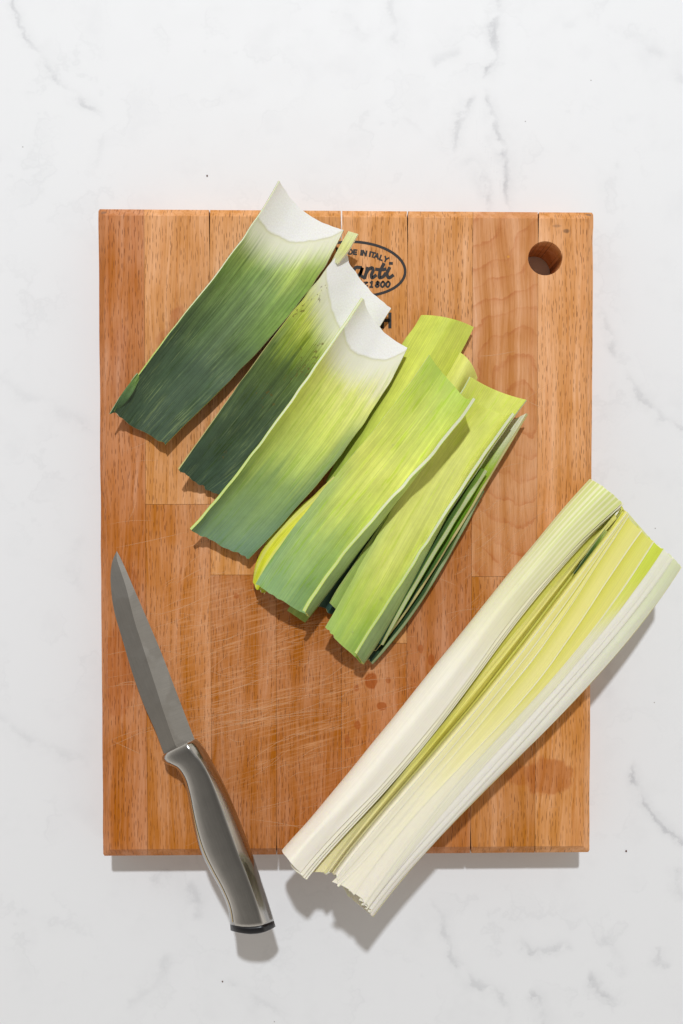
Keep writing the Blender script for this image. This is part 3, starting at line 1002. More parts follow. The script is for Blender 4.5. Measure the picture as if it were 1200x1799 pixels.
mFold = leaf_mat('leaf_fold', [(0, (120, 150, 74)), (.4, (88, 116, 70)), (1, (58, 80, 58))], seed=22, wet=.5, streak=.2)
fo = sheet('folded_corner', [([(242, 656), (218, 686), (194, 726)], [13.6, 14.5, 15.5]), ([(246, 664), (232, 692), (206, 724)], [11.5, 12.5, 12])], [mFold, OUT_DARK, RIM_DARK], None, th=(.8, .8), rag=(0, 2), seed=23, nu=10, nv=24)
fo.parent = leafA
fo.location = -Vector(leafA.location)

# --- B: dark leaf between A and C
mB = leaf_mat('leaf_dark_b', [(0, (214, 214, 140)), (.12, (212, 214, 130)), (.26, (196, 204, 92)), (.36, (142, 160, 64)), (.46, (96, 116, 58)), (.66, (74, 92, 62)), (1, (62, 82, 64))],
              seed=2, a1=.10, a2=.14, wet=.65, wetcol=(.66, .74, .28, 1), white=(.10, .26, .12), dirt=.27, streak=.27, mott=.20, bloom=.28)
BLr = [(602, 436), (584, 458), (552, 498), (516, 546), (480, 598), (452, 630), (420, 674), (384, 726), (350, 776), (315, 824)]
BRr = [(688, 542), (650, 605), (590, 680), (520, 765), (455, 835), (390, 872)]
leafB = leek_leaf('dark green leek leaf with brown specks, second from the left and partly covered', [(BLr, [11, 11, 11, 12, 14, 17]), (mid(BLr, BRr), [4, 2.5, 2, 3, 4, 7]), (BRr, [9, 3, 1.8, 1.8, 2, 4])],
                  [mB, OUT_DARK, RIM_TAN], th=(1.4, 1.0), top=10, bot=4, rag=(1.0, 1.6), seed=2, nu=34, nv=90)
mS = leaf_mat('leaf_strip', [(0, (222, 224, 170)), (.5, (218, 220, 140)), (1, (214, 214, 170))], seed=21, wet=.0, streak=.22)
sl = sheet('torn_strip', [([(612, 406), (598, 430), (583, 458)], [15, 13, 10]), ([(629, 411), (613, 438), (593, 464)], [17, 15, 11])], [mS, mS, RIM_WHITE], None, th=(1.2, 1.6), seed=4, nu=10, nv=24)
sl.parent = leafB
sl.matrix_parent_inverse.identity()
sl.location = -Vector(leafB.location)
sl['label'] = 'narrow pale strip torn from the upper corner'

# --- C: leaf with white top, yellow middle
mC = leaf_mat('leaf_light_c', [(0, (224, 222, 190)), (.16, (226, 222, 182)), (.27, (220, 222, 126)), (.44, (204, 213, 102)), (.58, (182, 198, 98)), (.72, (142, 166, 94)), (1, (110, 137, 106))],
              seed=3, a1=.10, a2=.11, wet=.5, wetcol=(.76, .90, .36, 1), edgeR=((98, 126, 96), .28, .65, .25, 1.4), white=(.13, .16, -.11), streak=.12)
CL = [(635, 522), (603, 577), (545, 653), (484, 730), (453, 776), (430, 810), (413, 843), (384, 876), (332, 929)]
CR = [(716, 611), (690, 655), (664, 699), (630, 764), (591, 810), (545, 864), (492, 922), (438, 981)]
leek_leaf('white topped leek leaf with pale cut rim along its left side, third from left', [(shift(CL, 4.5, 2.5), [22, 21, 19, 18, 16, 15, 16]), (mid(CL, CR, .075, dx=1, dy=.5), [19.5, 18.2, 16.2, 15.2, 13.4, 12.6, 13.8]), (mid(CL, CR), [10, 8, 7, 6, 6, 6, 8]), (CR, [14, 13, 12, 11, 9, 8, 9])],
          [mC, OUT_MID, RIM_PALE], knots=[0, .045, .5, 1], th=(1.8, 0.9), top=12, bot=2, rag=(0.3, 1.2), seed=3, nu=34, nv=90)

# --- D1: yellow-green convex leaf behind C and E
mD = leaf_mat('leaf_yellow_d', [(0, (204, 214, 92)), (.35, (212, 218, 96)), (.7, (190, 204, 84)), (1, (160, 180, 80))], seed=4, a1=.14, a2=.10, wet=.25, wetcol=(.8, .9, .4, 1), streak=.15)
DL = [(739, 553), (700, 618), (650, 700), (606, 785), (572, 846)]
DR = [(833, 575), (800, 640), (740, 735), (680, 825), (640, 880)]
leek_leaf('yellow green leek leaf arching up behind the white topped one', [(DL, [3, 3, 2.5, 2]), (mid(DL, DR), [15, 13, 12, 9]), (DR, [6, 5, 4, 3])],
          [mD, OUT_MID, RIM_PALE], th=(1.0, 1.0), top=-6, seed=5, nu=26, nv=60)
# --- D2: bright yellow folded leaf end
mD2 = leaf_mat('leaf_bright_yellow', [(0, (228, 224, 150)), (.25, (226, 222, 92)), (.8, (210, 212, 48)), (1, (190, 196, 44))], seed=5, a1=.1, a2=.16, wet=.3, wetcol=(.8, .9, .4, 1), streak=.20, lines=(3.3, (238, 236, 170), .30, .9, 1.1))
D2L = [(600, 822), (560, 862), (516, 900), (478, 940), (450, 984), (443, 1016)]
D2R = [(632, 850), (596, 892), (556, 936), (515, 980), (484, 1018), (466, 1042)]
leek_leaf('bright yellow leek leaf peeping out between two green ones, lower left', [(D2L, [4, 4, 4, 5]), (mid(D2L, D2R), [10, 10, 10, 10]), (D2R, [9, 9, 9, 8])],
          [mD2, mD2, RIM_WHITE], th=(1.6, 1.2), bot=6, rag=(1, 1.5), seed=6, nu=20, nv=50)
# --- F: small rounded yellow leaf
mF = leaf_mat('leaf_yellow_f', [(0, (222, 222, 120)), (.2, (216, 218, 110)), (.6, (190, 200, 90)), (1, (150, 176, 84))], seed=6, wet=.15, wetcol=(.85, .9, .5, 1), streak=.12)
FL = [(800, 615), (740, 715), (650, 850), (560, 985), (505, 1073)]
FR = [(839, 664), (790, 750), (700, 880), (600, 1012), (536, 1094)]
leek_leaf('narrow rounded yellow leek leaf lying beneath the middle leaf', [(FL, [2, 1.6, 1.6, 3]), (mid(FL, FR), [12, 9, 7, 8]), (FR, [3, 2, 2, 4])],
          [mF, OUT_MID, RIM_PALE], th=(1.0, 1.0), top=-8, seed=7, nu=22, nv=60)

# --- I: dark leaf tips low between E and G
mI = leaf_mat('leaf_dark_i', [(0, (96, 120, 80)), (.5, (70, 98, 80)), (1, (62, 92, 84))], seed=7, wet=.6, wetcol=(.5, .65, .4, 1), streak=.15)
mI2 = leaf_mat('leaf_grey_inner', [(0, (120, 130, 96)), (.5, (104, 112, 84)), (1, (90, 104, 66))], seed=8, wet=.5, streak=.18)
I2L = [(668, 890), (652, 928), (622, 986), (592, 1020), (560, 1064)]
I2R = [(700, 900), (672, 960), (645, 1002), (618, 1042), (588, 1086)]
leek_leaf('dark blue green leek leaf tip in the gap beside the middle leaf', [(I2L, [9, 10, 11, 12]), (mid(I2L, I2R), [5, 4.5, 4.5, 6]), (I2R, [4, 3, 3, 5])],
          [mI, OUT_DARK, RIM_GREEN], th=(1.5, 1.0), rag=(0, 2.2), seed=8, nu=20, nv=50)
I3L = [(650, 895), (624, 938), (588, 996), (550, 1052)]
I3R = [(676, 905), (642, 962), (606, 1010), (574, 1066)]
leek_leaf('olive grey leek leaf lying deepest in the gap beside the middle leaf', [(I3L, [7, 7, 7, 9]), (mid(I3L, I3R), [3, 2.5, 2.5, 4]), (I3R, [3, 2, 2, 3])],
          [mI2, OUT_DARK, RIM_DARK], th=(1.2, 1.0), rag=(0, 2), seed=9, nu=18, nv=50)

# --- H: stack of leaf edges on the right side of the pile
mH = leaf_mat('leaf_green_h', [(0, (222, 224, 200)), (.10, (220, 222, 180)), (.22, (172, 196, 70)), (.42, (112, 156, 40)), (.62, (84, 118, 56)), (.8, (62, 88, 70)), (1, (44, 70, 54))], seed=9, a1=.06, a2=.05, wet=.3, streak=.15, dirt=.12)
H3L = [(822, 872), (802, 902), (780, 940), (752, 985), (722, 1035), (692, 1078), (664, 1112), (636, 1150)]
H3R = [(846, 860), (833, 885), (816, 920), (794, 960), (779, 981), (742, 1047), (714, 1089), (682, 1126), (652, 1163)]
mH3 = leaf_mat('leaf_dark_h', [(0, (120, 150, 60)), (.4, (84, 112, 64)), (1, (46, 72, 58))], seed=10, wet=.5, streak=.18)
leek_leaf('dark green leek leaf at the bottom of the stack, farthest right', [(H3L, [1.5, 1.5, 1.5, 2]), (mid(H3L, H3R, .6), [2.2, 2.2, 2.4, 3]), (H3R, [7, 7, 8, 7])],
          [mH3, OUT_DARK, RIM_DARK], th=(1.0, 2.2), rag=(0, 2), seed=10, nu=18, nv=60)
H2L = [(893, 742), (868, 778), (842, 820), (812, 866), (788, 904), (760, 950), (722, 1010), (690, 1058), (652, 1112), (636, 1140)]
H2R = [(925, 726), (905, 762), (880, 800), (850, 846), (836, 872), (815, 913), (790, 958), (764, 990), (732, 1040), (700, 1090), (660, 1142)]
leek_leaf('leek leaf with white tip and bright green middle on the right of the pile', [(H2L, [4, 3, 2.5, 2.5, 3]), (mid(H2L, H2R, .6), [8, 6.5, 5, 4, 4]), (H2R, [11, 10, 9, 9, 8])],
          [mH, OUT_DARK, RIM_TAN], th=(1.0, 1.7), seed=11, nu=20, nv=70)
H1L = [(806, 815), (776, 865), (744, 915), (704, 980), (668, 1040), (646, 1080), (634, 1112)]
H1R = [(851, 824), (824, 866), (801, 902), (777, 938), (744, 997), (716, 1046), (688, 1088), (668, 1132)]
leek_leaf('green leek leaf with a thick white cut rim under the topmost yellow leaf', [(H1L, [6, 6, 6, 7]), (mid(H1L, H1R, .62), [6.5, 6.5, 6.5, 8]), (H1R, [14, 14, 14, 13])],
          [mH3, OUT_MID, RIM_GREEN], th=(1.2, 3.2), seed=12, nu=20, nv=60)

# --- G2 and G1: yellow nested leaves
mG = leaf_mat('leaf_yellow_g', [(0, (214, 219, 104)), (.3, (220, 221, 120)), (.65, (214, 219, 114)), (.85, (188, 206, 96)), (1, (164, 191, 98))], seed=13, a1=.12, a2=.08, wet=.5, wetcol=(.86, .98, .34, 1), streak=.10,
              edgeL=((150, 180, 110), .25, .45, .45, 1.4))
G2L = [(827, 662), (790, 733), (730, 820), (682, 903), (645, 963), (616, 1003), (580, 1060)]
G2R = [(924, 702), (903, 737), (873, 780), (850, 808), (818, 852), (795, 887), (768, 930), (728, 1000), (688, 1060), (650, 1118)]
leek_leaf('yellow green leek leaf whose white rimmed top shows behind the topmost one', [(G2L, [15, 12, 10, 11, 12, 14, 16]), (mid(G2L, G2R), [8, 7, 6, 7, 8, 9, 11]), (G2R, [17, 15, 13, 12, 12, 12, 13])],
          [mG, OUT_MID, RIM_PALE], th=(2.4, 1.9), top=5, bot=2, seed=13, nu=28, nv=80)
G1L = [(826, 701), (770, 775), (706, 866), (684, 904), (660, 946), (640, 980), (620, 1018), (600, 1052), (572, 1102)]
G1S = [(895, 727), (881, 750), (861, 775), (845, 799), (825, 827), (801, 865), (781, 899), (771, 920), (756, 947), (732, 998), (706, 1036), (688, 1070), (660, 1116), (632, 1158)]
G1R = [(899, 724), (884, 749), (864, 774), (847, 797), (827, 825), (802, 862), (781, 896), (769, 917), (752, 944), (725, 992), (697, 1030), (670, 1066), (643, 1105), (622, 1146)]
leek_leaf('pale yellow green leek leaf with long flat face, topmost on the right of the pile',
          [(G1L, [14, 13, 12, 13, 15, 18, 21]), (mid(G1L, G1S, .55), [10, 9, 9.5, 11, 13, 15, 18]), (G1S, [16, 15, 14.5, 14, 14, 14.5, 15]), (G1R, [19, 18, 17, 17.5, 19, 20, 20])],
          [mG, OUT_MID, RIM_PALE], knots=[0, .55, .93, 1], th=(0.9, 2.2), top=5, bot=3, rag=(0.3, 1.0), seed=14, nu=36, nv=100)

# --- E: front middle leaf
mE = leaf_mat('leaf_light_e', [(0, (182, 204, 92)), (.18, (202, 214, 102)), (.42, (216, 220, 110)), (.58, (202, 213, 104)), (.75, (168, 191, 106)), (1, (138, 170, 112))], seed=14, a1=.12, a2=.11, wet=.65, wetcol=(.80, .94, .28, 1), streak=.12,
              edgeL=((138, 170, 124), .32, .5, .40, 1.4), dirt=.08)
EL = [(754, 623), (690, 715), (636, 782), (591, 831), (532, 904), (487, 971), (449, 1025)]
ES = [(826, 700), (805, 733), (773, 773), (752, 801), (722, 841), (691, 878), (646, 931), (610, 981), (569, 1040), (538, 1077)]
ER = [(831, 698), (808, 732), (775, 772), (752, 799), (718, 838), (682, 876), (632, 932), (594, 980), (556, 1037), (531, 1072)]
leek_leaf('long light green leek leaf lying on top in the middle of the pile',
          [(EL, [23, 21, 19, 18, 18, 18]), (mid(EL, ES, .55), [19, 18, 17, 17, 18, 20]), (ES, [27, 25, 23, 21, 20, 21]), (ER, [31, 29, 27, 26, 26, 27])],
          [mE, OUT_MID, RIM_PALE], knots=[0, .55, .93, 1], th=(0.9, 2.3), top=5, bot=3, rag=(0.3, 0.8), seed=15, nu=36, nv=100)

DEG = 5
# ------------------------------------------------------------------ the slit leek stalk (one thing, many layers)
stalk = empty('leek_stalk', P(800, 1230, 0))
tag(stalk, 'white leek stalk slit lengthwise and opened to its yellow layers, lying across the board corner', 'leek')

SL = [(1032, 847), (991, 890), (936, 963), (890, 1011), (848, 1066), (800, 1128), (770, 1162), (732, 1210), (690, 1265), (655, 1304), (620, 1350), (585, 1391), (543, 1444), (511, 1475), (500, 1490)]
P1R = [(1093, 884), (1056, 915), (1016, 952), (980, 1000), (940, 1038), (906, 1074), (870, 1120), (848, 1158), (824, 1195), (800, 1226), (772, 1260), (746, 1288), (720, 1318), (690, 1356), (664, 1390), (630, 1420), (586, 1466), (556, 1500), (528, 1533)]
CR_ = [(1094, 894), (1066, 932), (1036, 972), (1002, 1018), (970, 1056), (940, 1096), (916, 1134), (900, 1154), (870, 1190), (846, 1220), (830, 1238), (800, 1274), (772, 1304), (756, 1324), (736, 1352), (712, 1382), (670, 1426), (630, 1476), (602, 1504), (585, 1533)]
E1 = [(1104, 906), (1088, 938), (1060, 975), (1036, 1010), (1008, 1058), (976, 1102), (944, 1150), (912, 1188), (880, 1228), (845, 1275), (800, 1325), (755, 1375), (715, 1425), (670, 1480), (630, 1525), (593, 1558)]
E2 = [(1129, 932), (1105, 970), (1080, 1006), (1058, 1032), (1038, 1064), (1010, 1104), (990, 1132), (970, 1166), (948, 1198), (915, 1235), (882, 1272), (840, 1312), (790, 1368), (728, 1432), (678, 1496), (622, 1573)]
E3 = [(1150, 951), (1125, 990), (1100, 1030), (1075, 1062), (1057, 1087), (1034, 1116), (1000, 1159), (970, 1195), (930, 1240), (880, 1292), (830, 1345), (780, 1405), (728, 1474), (686, 1524), (640, 1590)]
E4 = [(1166, 964), (1142, 1004), (1115, 1036), (1095, 1065), (1070, 1095), (1045, 1125), (1012, 1165), (985, 1200), (945, 1245), (897, 1297), (845, 1350), (792, 1412), (738, 1480), (692, 1535), (645, 1598)]
E5 = [(1184, 980), (1160, 1016), (1124, 1064), (1096, 1099), (1060, 1141), (1030, 1175), (1000, 1210), (960, 1258), (898, 1326), (858, 1366), (826, 1402), (780, 1455), (730, 1508), (690, 1552), (651, 1604)]
SR = [(1197, 996), (1180, 1024), (1153, 1062), (1127, 1093), (1090, 1141), (1063, 1171), (1037, 1200), (1000, 1241), (955, 1290), (900, 1338), (845, 1392), (795, 1448), (742, 1508), (690, 1558), (655, 1610)]


PX, PY = 0.76, 0.65        # across the stalk, towards lower right
mP1 = leaf_mat('sheath_white', [(0, (206, 212, 134)), (.16, (216, 217, 156)), (.32, (232, 227, 190)), (.48, (238, 232, 214)), (1, (240, 233, 218))], seed=31, a1=.08, a2=.05, wet=.0, streak=.035, sss=.25,
               lines=(13, (232, 228, 196), .75, .22, .42))
mCream = leaf_mat('sheath_cream', [(0, (218, 218, 150)), (.3, (236, 230, 196)), (1, (242, 236, 216))], seed=32, wet=0, streak=.06, sss=.25)
mOl = leaf_mat('inner_yellow_green', [(0, (214, 214, 110)), (.2, (224, 220, 110)), (.5, (222, 214, 96)), (.66, (214, 208, 110)), (.8, (222, 213, 146)), (1, (234, 224, 176))], seed=33, a1=.1, a2=.08, wet=.2, wetcol=(.9, .9, .6, 1), streak=.14, mott=.04, sss=.25)
mHe = leaf_mat('heart_yellow', [(0, (216, 212, 122)), (.25, (232, 223, 132)), (.5, (230, 221, 124)), (.62, (214, 208, 98)), (.75, (218, 210, 130)), (1, (232, 222, 174))], seed=34, a1=.06, a2=.06, wet=.15, wetcol=(.9, .9, .6, 1), streak=.16, mott=.04, sss=.25)
mY = leaf_mat('layer_yellow', [(0, (224, 218, 126)), (.25, (230, 221, 134)), (.48, (230, 222, 146)), (.62, (234, 226, 164)), (.74, (238, 231, 196)), (1, (240, 233, 212))], seed=35, a1=.06, a2=.04, wet=0, streak=.07, sss=.25, edgeR=((240, 236, 210), .10, .9, -.3, 2), edgeL=((206, 202, 62), .60, .95, -.3, .62))
mY2 = leaf_mat('layer_lemon', [(0, (220, 218, 114)), (.22, (228, 221, 122)), (.40, (230, 222, 132)), (.52, (234, 227, 166)), (.68, (238, 232, 204)), (1, (241, 234, 216))], seed=36, a1=.06, a2=.05, wet=0, streak=.07, sss=.25, edgeR=((240, 237, 216), .12, .95, -.3, 2), edgeL=((206, 202, 62), .60, .95, -.3, .62))
mLime = leaf_mat('layer_lime', [(0, (204, 216, 76)), (.07, (208, 217, 84)), (.15, (222, 221, 120)), (.24, (230, 226, 190)), (1, (232, 227, 210))], seed=37, a1=.05, a2=.05, wet=.3, wetcol=(.85, .95, .5, 1), streak=.10, mott=.04, sss=.2)
mW = leaf_mat('layer_white', [(0, (232, 232, 208)), (.2, (236, 233, 216)), (1, (236, 231, 218))], seed=38, wet=0, streak=.05, sss=.25)
mWg = leaf_mat('layer_greenish', [(0, (218, 223, 184)), (.15, (226, 228, 200)), (.35, (233, 230, 214)), (1, (236, 231, 220))], seed=39, wet=0, streak=.06, sss=.25)

z1 = np.array([26, 27, 29, 31, 33, 36, 39, 41], float)     # ridge height along the stalk, upper end to root end
kw = dict(parent=stalk, nv=110)
# outer convex half on the left
o = sheet('outer_layer', [(shift(SL, 20, 14), z1 * 0 + 1.5), (SL, z1 * .50), (mid(SL, P1R, .38), z1 * .98), (P1R, z1 * .98)], [mP1, OUT_WHITE, RIM_WHITE],
          knots=[0, .22, .6, 1], th=(1.6, 1.0), top=-8, bot=6, rag=(.4, .25), seed=31, nu=34, wob=.18, **kw)
o['label'] = 'smooth white outer layer with green veins at one end'
wr = [0.1, .7, 1, 1, 1, 1.1, 1.3, 1.5]
for k_, (off, dz, ext) in enumerate(((4.5, 1.6, 5), (8.5, 2.9, 7), (12.0, 4.2, 6))):
    o = sheet('thin_layer', [(shift(P1R, -16 * PX, -16 * PY, w=wr), z1 - dz - 1.5), (shift(P1R, off * PX * .8, off * PY * .8 + 2, w=wr), z1 - dz)], [mCream, OUT_WHITE, RIM_WHITE],
              th=(.7, .8), rag=(.4, .5), bot=ext * .4, seed=40 + k_, nu=10, wob=.10, **kw)
# yellow-green trough and the heart leaf in it
o = sheet('inner_layer', [(P1R, z1 - 6.5), (mid(P1R, CR_, .5), z1 - 8.5), (shift(CR_, 2, 1), z1 - 8.5)], [mOl, mOl, RIM_WHITE], th=(1.2, 1.2), rag=(.5, 1.5), seed=50, nu=18, wob=.2, **kw)
o['label'] = 'shaded yellow green inner layer beside the slit'
HL = [(1072, 918), (1030, 962), (1000, 996), (964, 1038), (926, 1092), (898, 1118), (856, 1170), (826, 1212), (790, 1256), (752, 1302), (712, 1352), (660, 1416), (608, 1478), (568, 1534)]
o = sheet('heart_leaf', [(HL, z1 - 6.6), (mid(HL, CR_, .45), z1 - 2.8), (shift(CR_, -2.5, -2), z1 - 6.6)], [mHe, mHe, RIM_WHITE], th=(1.2, 1.2), rag=(.5, 2.0), seed=51, nu=16, wob=.35, **kw)
o['label'] = 'narrow folded yellow heart leaf'
o = sheet('green_tip', [([(1063, 931), (1040, 962), (1008, 1008)], [24, 24, 22]), ([(1068, 934), (1047, 966), (1016, 1012)], [22, 22, 19])],
          [OUT_DARK, OUT_DARK, RIM_DARK], parent=stalk, th=(.6, .6), seed=52, nu=8, nv=20)
# right half: opened layers, innermost on top
zt = z1 + 3.5
R0 = shift(CR_, 10 * PX, 10 * PY)
o = sheet('thin_layer', [(shift(CR_, 1, 0), zt - 11), (shift(CR_, 5 * PX, 5 * PY), zt - 2), (R0, zt - .2)], [mY, mY, RIM_WHITE], th=(.6, .6), rag=(.5, .8), seed=60, nu=14, wob=.1, **kw)
o = sheet('thin_layer', [(shift(CR_, 3 * PX, 3 * PY), zt - 9), (shift(CR_, 8 * PX, 8 * PY), zt - 1.2), (mid(R0, E1, .5), zt - .55)], [mY, mY, RIM_WHITE], th=(.6, .6), rag=(.5, .8), seed=61, nu=14, wob=.1, **kw)
o = sheet('opened_layer', [(shift(CR_, 9 * PX, 9 * PY), zt - 2.0), (mid(R0, E1, .6), zt - 1.1), (E1, zt - .5)], [mY, mY, RIM_WHITE], th=(.6, .6), rag=(.5, .8), seed=62, nu=16, wob=.15, **kw)
prev = E1
lay = ((E2, 0.1, mY, (.6, 1.1)), (E3, -0.6, mY2, (.6, 1.1)), (E4, -1.5, mLime, (.6, .7)), (shift(E5, -7, -6), -2.6, mW, (.6, .7)), (E5, -4.2, mW, (.6, .8)))
pdz = -0.5
for k_, (Ek, dz, mm, thk) in enumerate(lay):
    o = sheet('opened_layer', [(shift(prev, -13 * PX, -13 * PY), zt + pdz - .8), (mid(prev, Ek, .5), zt + (pdz - .75 + dz) / 2 + .2), (Ek, zt + dz)], [mm, OUT_WHITE, RIM_WHITE],
              th=thk, rag=(.4, .3), top=3, bot=-5, seed=63 + k_, nu=20, wob=.05, **kw)
    pdz = dz
    prev = Ek
o = sheet('outer_layer', [(shift(E5, -12 * PX, -12 * PY), zt - 5.1), (mid(E5, SR, .45), zt - 5.9), (SR, zt - 9.0)], [mWg, OUT_WHITE, RIM_WHITE], th=(1.3, 1.8), rag=(.5, 1.2), seed=70, nu=16, wob=.15, **kw)
o['label'] = 'pale green white outermost layer on the far side'
# the underside that carries the opened half
o = sheet('outer_layer', [(shift(CR_, -4, -2), z1 * 0 + 2.0), (shift(SR, -52 * PX, -52 * PY), z1 * 0 + 1.0), (shift(SR, -20 * PX, -20 * PY), z1 * .30), (shift(SR, -3 * PX, -3 * PY), zt - 10.4)], [mWg, OUT_WHITE, RIM_WHITE],
          th=(1.3, 1.3), rag=(.3, .3), seed=71, nu=20, wob=.0, **kw)

DEG = 9
# nested layers inside both halves, seen at the cut ends
for k_ in range(1, 5):
    sheet('nested_layer', [(shift(SL, 20 + 7 * k_, 14 + 6 * k_), z1 * 0 + 1.5 + 2.4 * k_), (shift(SL, 7 * k_ * PX, 7 * k_ * PY), z1 * .5 + .4 * k_), (mid(SL, P1R, .42 + .03 * k_), z1 * .98 - 3.0 * k_), (shift(P1R, -3 * PX, -3 * PY), z1 - 5.2 - 1.6 * k_)],
          [mCream, OUT_WHITE, RIM_WHITE], knots=[0, .22, .6, 1], th=(1.0, .8), rag=(.3, .3), bot=4 - k_, seed=80 + k_, nu=20, wob=.05, parent=stalk, nv=60)
    sheet('nested_layer', [(shift(CR_, 4 + 2 * k_, 2 + 2 * k_), z1 * 0 + 2 + 3.0 * k_), (shift(SR, (-54 - 1.5 * k_) * PX, (-54 - 1.5 * k_) * PY), z1 * 0 + 1 + 3.2 * k_), (shift(SR, (-21 - 6 * k_) * PX, (-21 - 6 * k_) * PY), z1 * .30 + 2.2 * k_), (shift(SR, (-5 - 7 * k_) * PX, (-5 - 7 * k_) * PY), zt - 11.5)],
          [mCream, OUT_WHITE, RIM_WHITE], th=(1.0, .8), rag=(.3, .3), seed=90 + k_, nu=20, wob=.0, parent=stalk, nv=60)

# ------------------------------------------------------------------ knife
def steel(name, base, rough, aniso=False, smudge=.3):
    m = NT(name)
    tc = m.n('ShaderNodeTexCoord').outputs['Object']
    p = m.vm('SCALE', tc, scale=1 / S)
    n = m.noise(p, 0.05, 3, .55)
    c = rgb(*base)
    r = rough
    if smudge:
        sm = m.rng(m.noise(p, 0.021, 2, .4), 0.52, 0.58, 0, 1)
        c = m.mix(m.math('MULTIPLY', sm, smudge), c, rgb(*[int(x * .82) for x in base]))
        r = m.math('ADD', m.math('MULTIPLY', sm, 0.06), rough)
    ca, sa = math.cos(math.radians(-69)), math.sin(math.radians(-69))
    gx = m.vm('DOT_PRODUCT', p, (ca, sa, 0))
    gy = m.vm('DOT_PRODUCT', p, (-sa, ca, 0))
    br = m.noise(m.xyz(m.math('MULTIPLY', gx, 0.55 if aniso else 0.02), m.math('MULTIPLY', gy, 0.02 if aniso else 0.5), 0.0), 1.0, 3, .6)
    c = m.mix(1.0, c, m.grey(m.rng(br, .3, .7, .94, 1.05, False)), 'MULTIPLY')
    c = m.mix(1.0, c, m.grey(m.rng(n, .3, .7, .96, 1.03, False)), 'MULTIPLY')
    m.set(color=c, metal=1.0, rough=r)
    return m.m


M_BLADE = steel('brushed_blade_steel', (232, 227, 219), 0.28, True, .3)
M_BEVEL = steel('ground_bevel_steel', (172, 168, 162), 0.33, False, .3)
M_HANDLE = steel('satin_handle_steel', (174, 172, 169), 0.17, False, .12)
M_CAP = NT('black_plastic')
M_CAP.set(color=rgb(16, 16, 20), rough=0.35)
M_CAP = M_CAP.m
M_SEAM = NT('handle_seam_metal')
M_SEAM.set(color=rgb(200, 176, 130), metal=1.0, rough=0.3)
M_SEAM = M_SEAM.m

knife = empty('kitchen_knife', P(330, 1320, 0))
tag(knife, 'small kitchen knife with pointed blade and grey steel handle hanging off the board', 'knife')

edge = [(205, 968), (198, 984), (194.5, 1007), (195.5, 1038), (201, 1075), (214, 1120), (229, 1171), (253, 1239), (273, 1284), (289, 1326), (294, 1337)]
spine = [(205, 968), (208, 973), (219, 996), (231, 1024), (253, 1075), (282, 1143), (310, 1216), (342, 1299), (348, 1314)]
grind = [(205, 968), (205, 980), (211, 1000), (219, 1024), (236, 1090), (252, 1140), (272, 1202), (290, 1258), (307, 1306), (314, 1322)]
NB = 60
e_, s_, g_ = resample(edge, NB), resample(spine, NB), resample(grind, NB)
zb = np.linspace(1.6, 8.6, NB) ** 1.0
thk = np.interp(np.linspace(0, 1, NB), [0, .1, .5, 1], [0.15, 0.9, 1.7, 2.3])
Vk, Fk = [], []
for i in range(NB):
    Vk += [P(*e_[i], zb[i]), P(*g_[i], zb[i] + thk[i] * .5 + .02), P(*s_[i], zb[i] + thk[i] * .5 + .01), P(*s_[i], zb[i] - thk[i] * .5), P(*g_[i], zb[i] - thk[i] * .5)]
for i in range(NB - 1):
    for j in range(5):
        a, b = i * 5 + j, i * 5 + (j + 1) % 5
        Fk.append((a, a + 5, b + 5, b))
Fk.append((0, 1, 2, 3, 4))
Fk.append(tuple(range((NB - 1) * 5, NB * 5))[::-1])
bl = mesh_obj('blade', Vk, Fk, [M_BLADE, M_BEVEL], knife, midx=[1 if (j % 5 == 0 and j < 5 * (NB - 1)) else 0 for j in range(len(Fk))], smooth=False)

HLf = [(287, 1326), (285, 1333), (288, 1339), (296, 1344), (307, 1349), (319, 1364), (328, 1391), (334, 1424), (343, 1466), (355, 1502), (370, 1532), (388, 1565), (400, 1595), (404, 1622), (405, 1634)]
HRf = [(345, 1298), (353, 1302), (360, 1314), (370, 1334), (385, 1362), (400, 1391), (424, 1448), (445, 1505), (460, 1550), (475, 1595), (482, 1617), (484, 1627)]
NS = 70
hl, hr = catmull(HLf, NS), resample(HRf, NS, 5)
prof = [(-1.0, .10), (-.985, .34), (-.945, .52), (-.93, .56), (-.92, .60), (-.86, .74), (-.74, .86), (-.5, .93), (-.2, .965), (.1, .985), (.30, .99), (.40, .975), (.455, .94), (.49, .905), (.62, .78), (.76, .62), (.88, .42), (.96, .20), (1.0, 0.0)]
full = prof + [(x * .985, -y) for x, y in prof[::-1] if y > 0]
NPn = len(full)
Hh = np.interp(np.linspace(0, 1, NS), [0, .03, .08, .3, .6, .9, 1], [8.5, 9.6, 10.0, 10.6, 11.4, 11.8, 11.6])     # half height, mm
zc = np.interp(np.linspace(0, 1, NS), [0, 1], [10.2, 15.0])
axd = (hl[-1] + hr[-1] - hl[8] - hr[8])
axd /= np.linalg.norm(axd)
ncap = 6


def hsec(i, scl=1.0, along=0.0, bow=0.0):
    c = (hl[i] + hr[i]) / 2
    hw = (hr[i] - hl[i]) / 2
    out = []
    for (x, y) in full:
        q = c + hw * x * scl + axd * (along + bow * (1 - x * x))
        out.append(P(q[0], q[1], zc[i] + Hh[i] * y * scl))
    return out


def loft(secs, name, mat, capa=True, capb=True):
    Vv = [p for s in secs for p in s]
    Ff = []
    for i in range(len(secs) - 1):
        for j in range(NPn):
            k = (j + 1) % NPn
            Ff.append((i * NPn + j, i * NPn + k, (i + 1) * NPn + k, (i + 1) * NPn + j))
    if capa:
        Ff.append(tuple(range(NPn))[::-1])
    if capb:
        Ff.append(tuple(range((len(secs) - 1) * NPn, len(secs) * NPn)))
    return mesh_obj(name, Vv, Ff, [mat], knife, smooth=True)


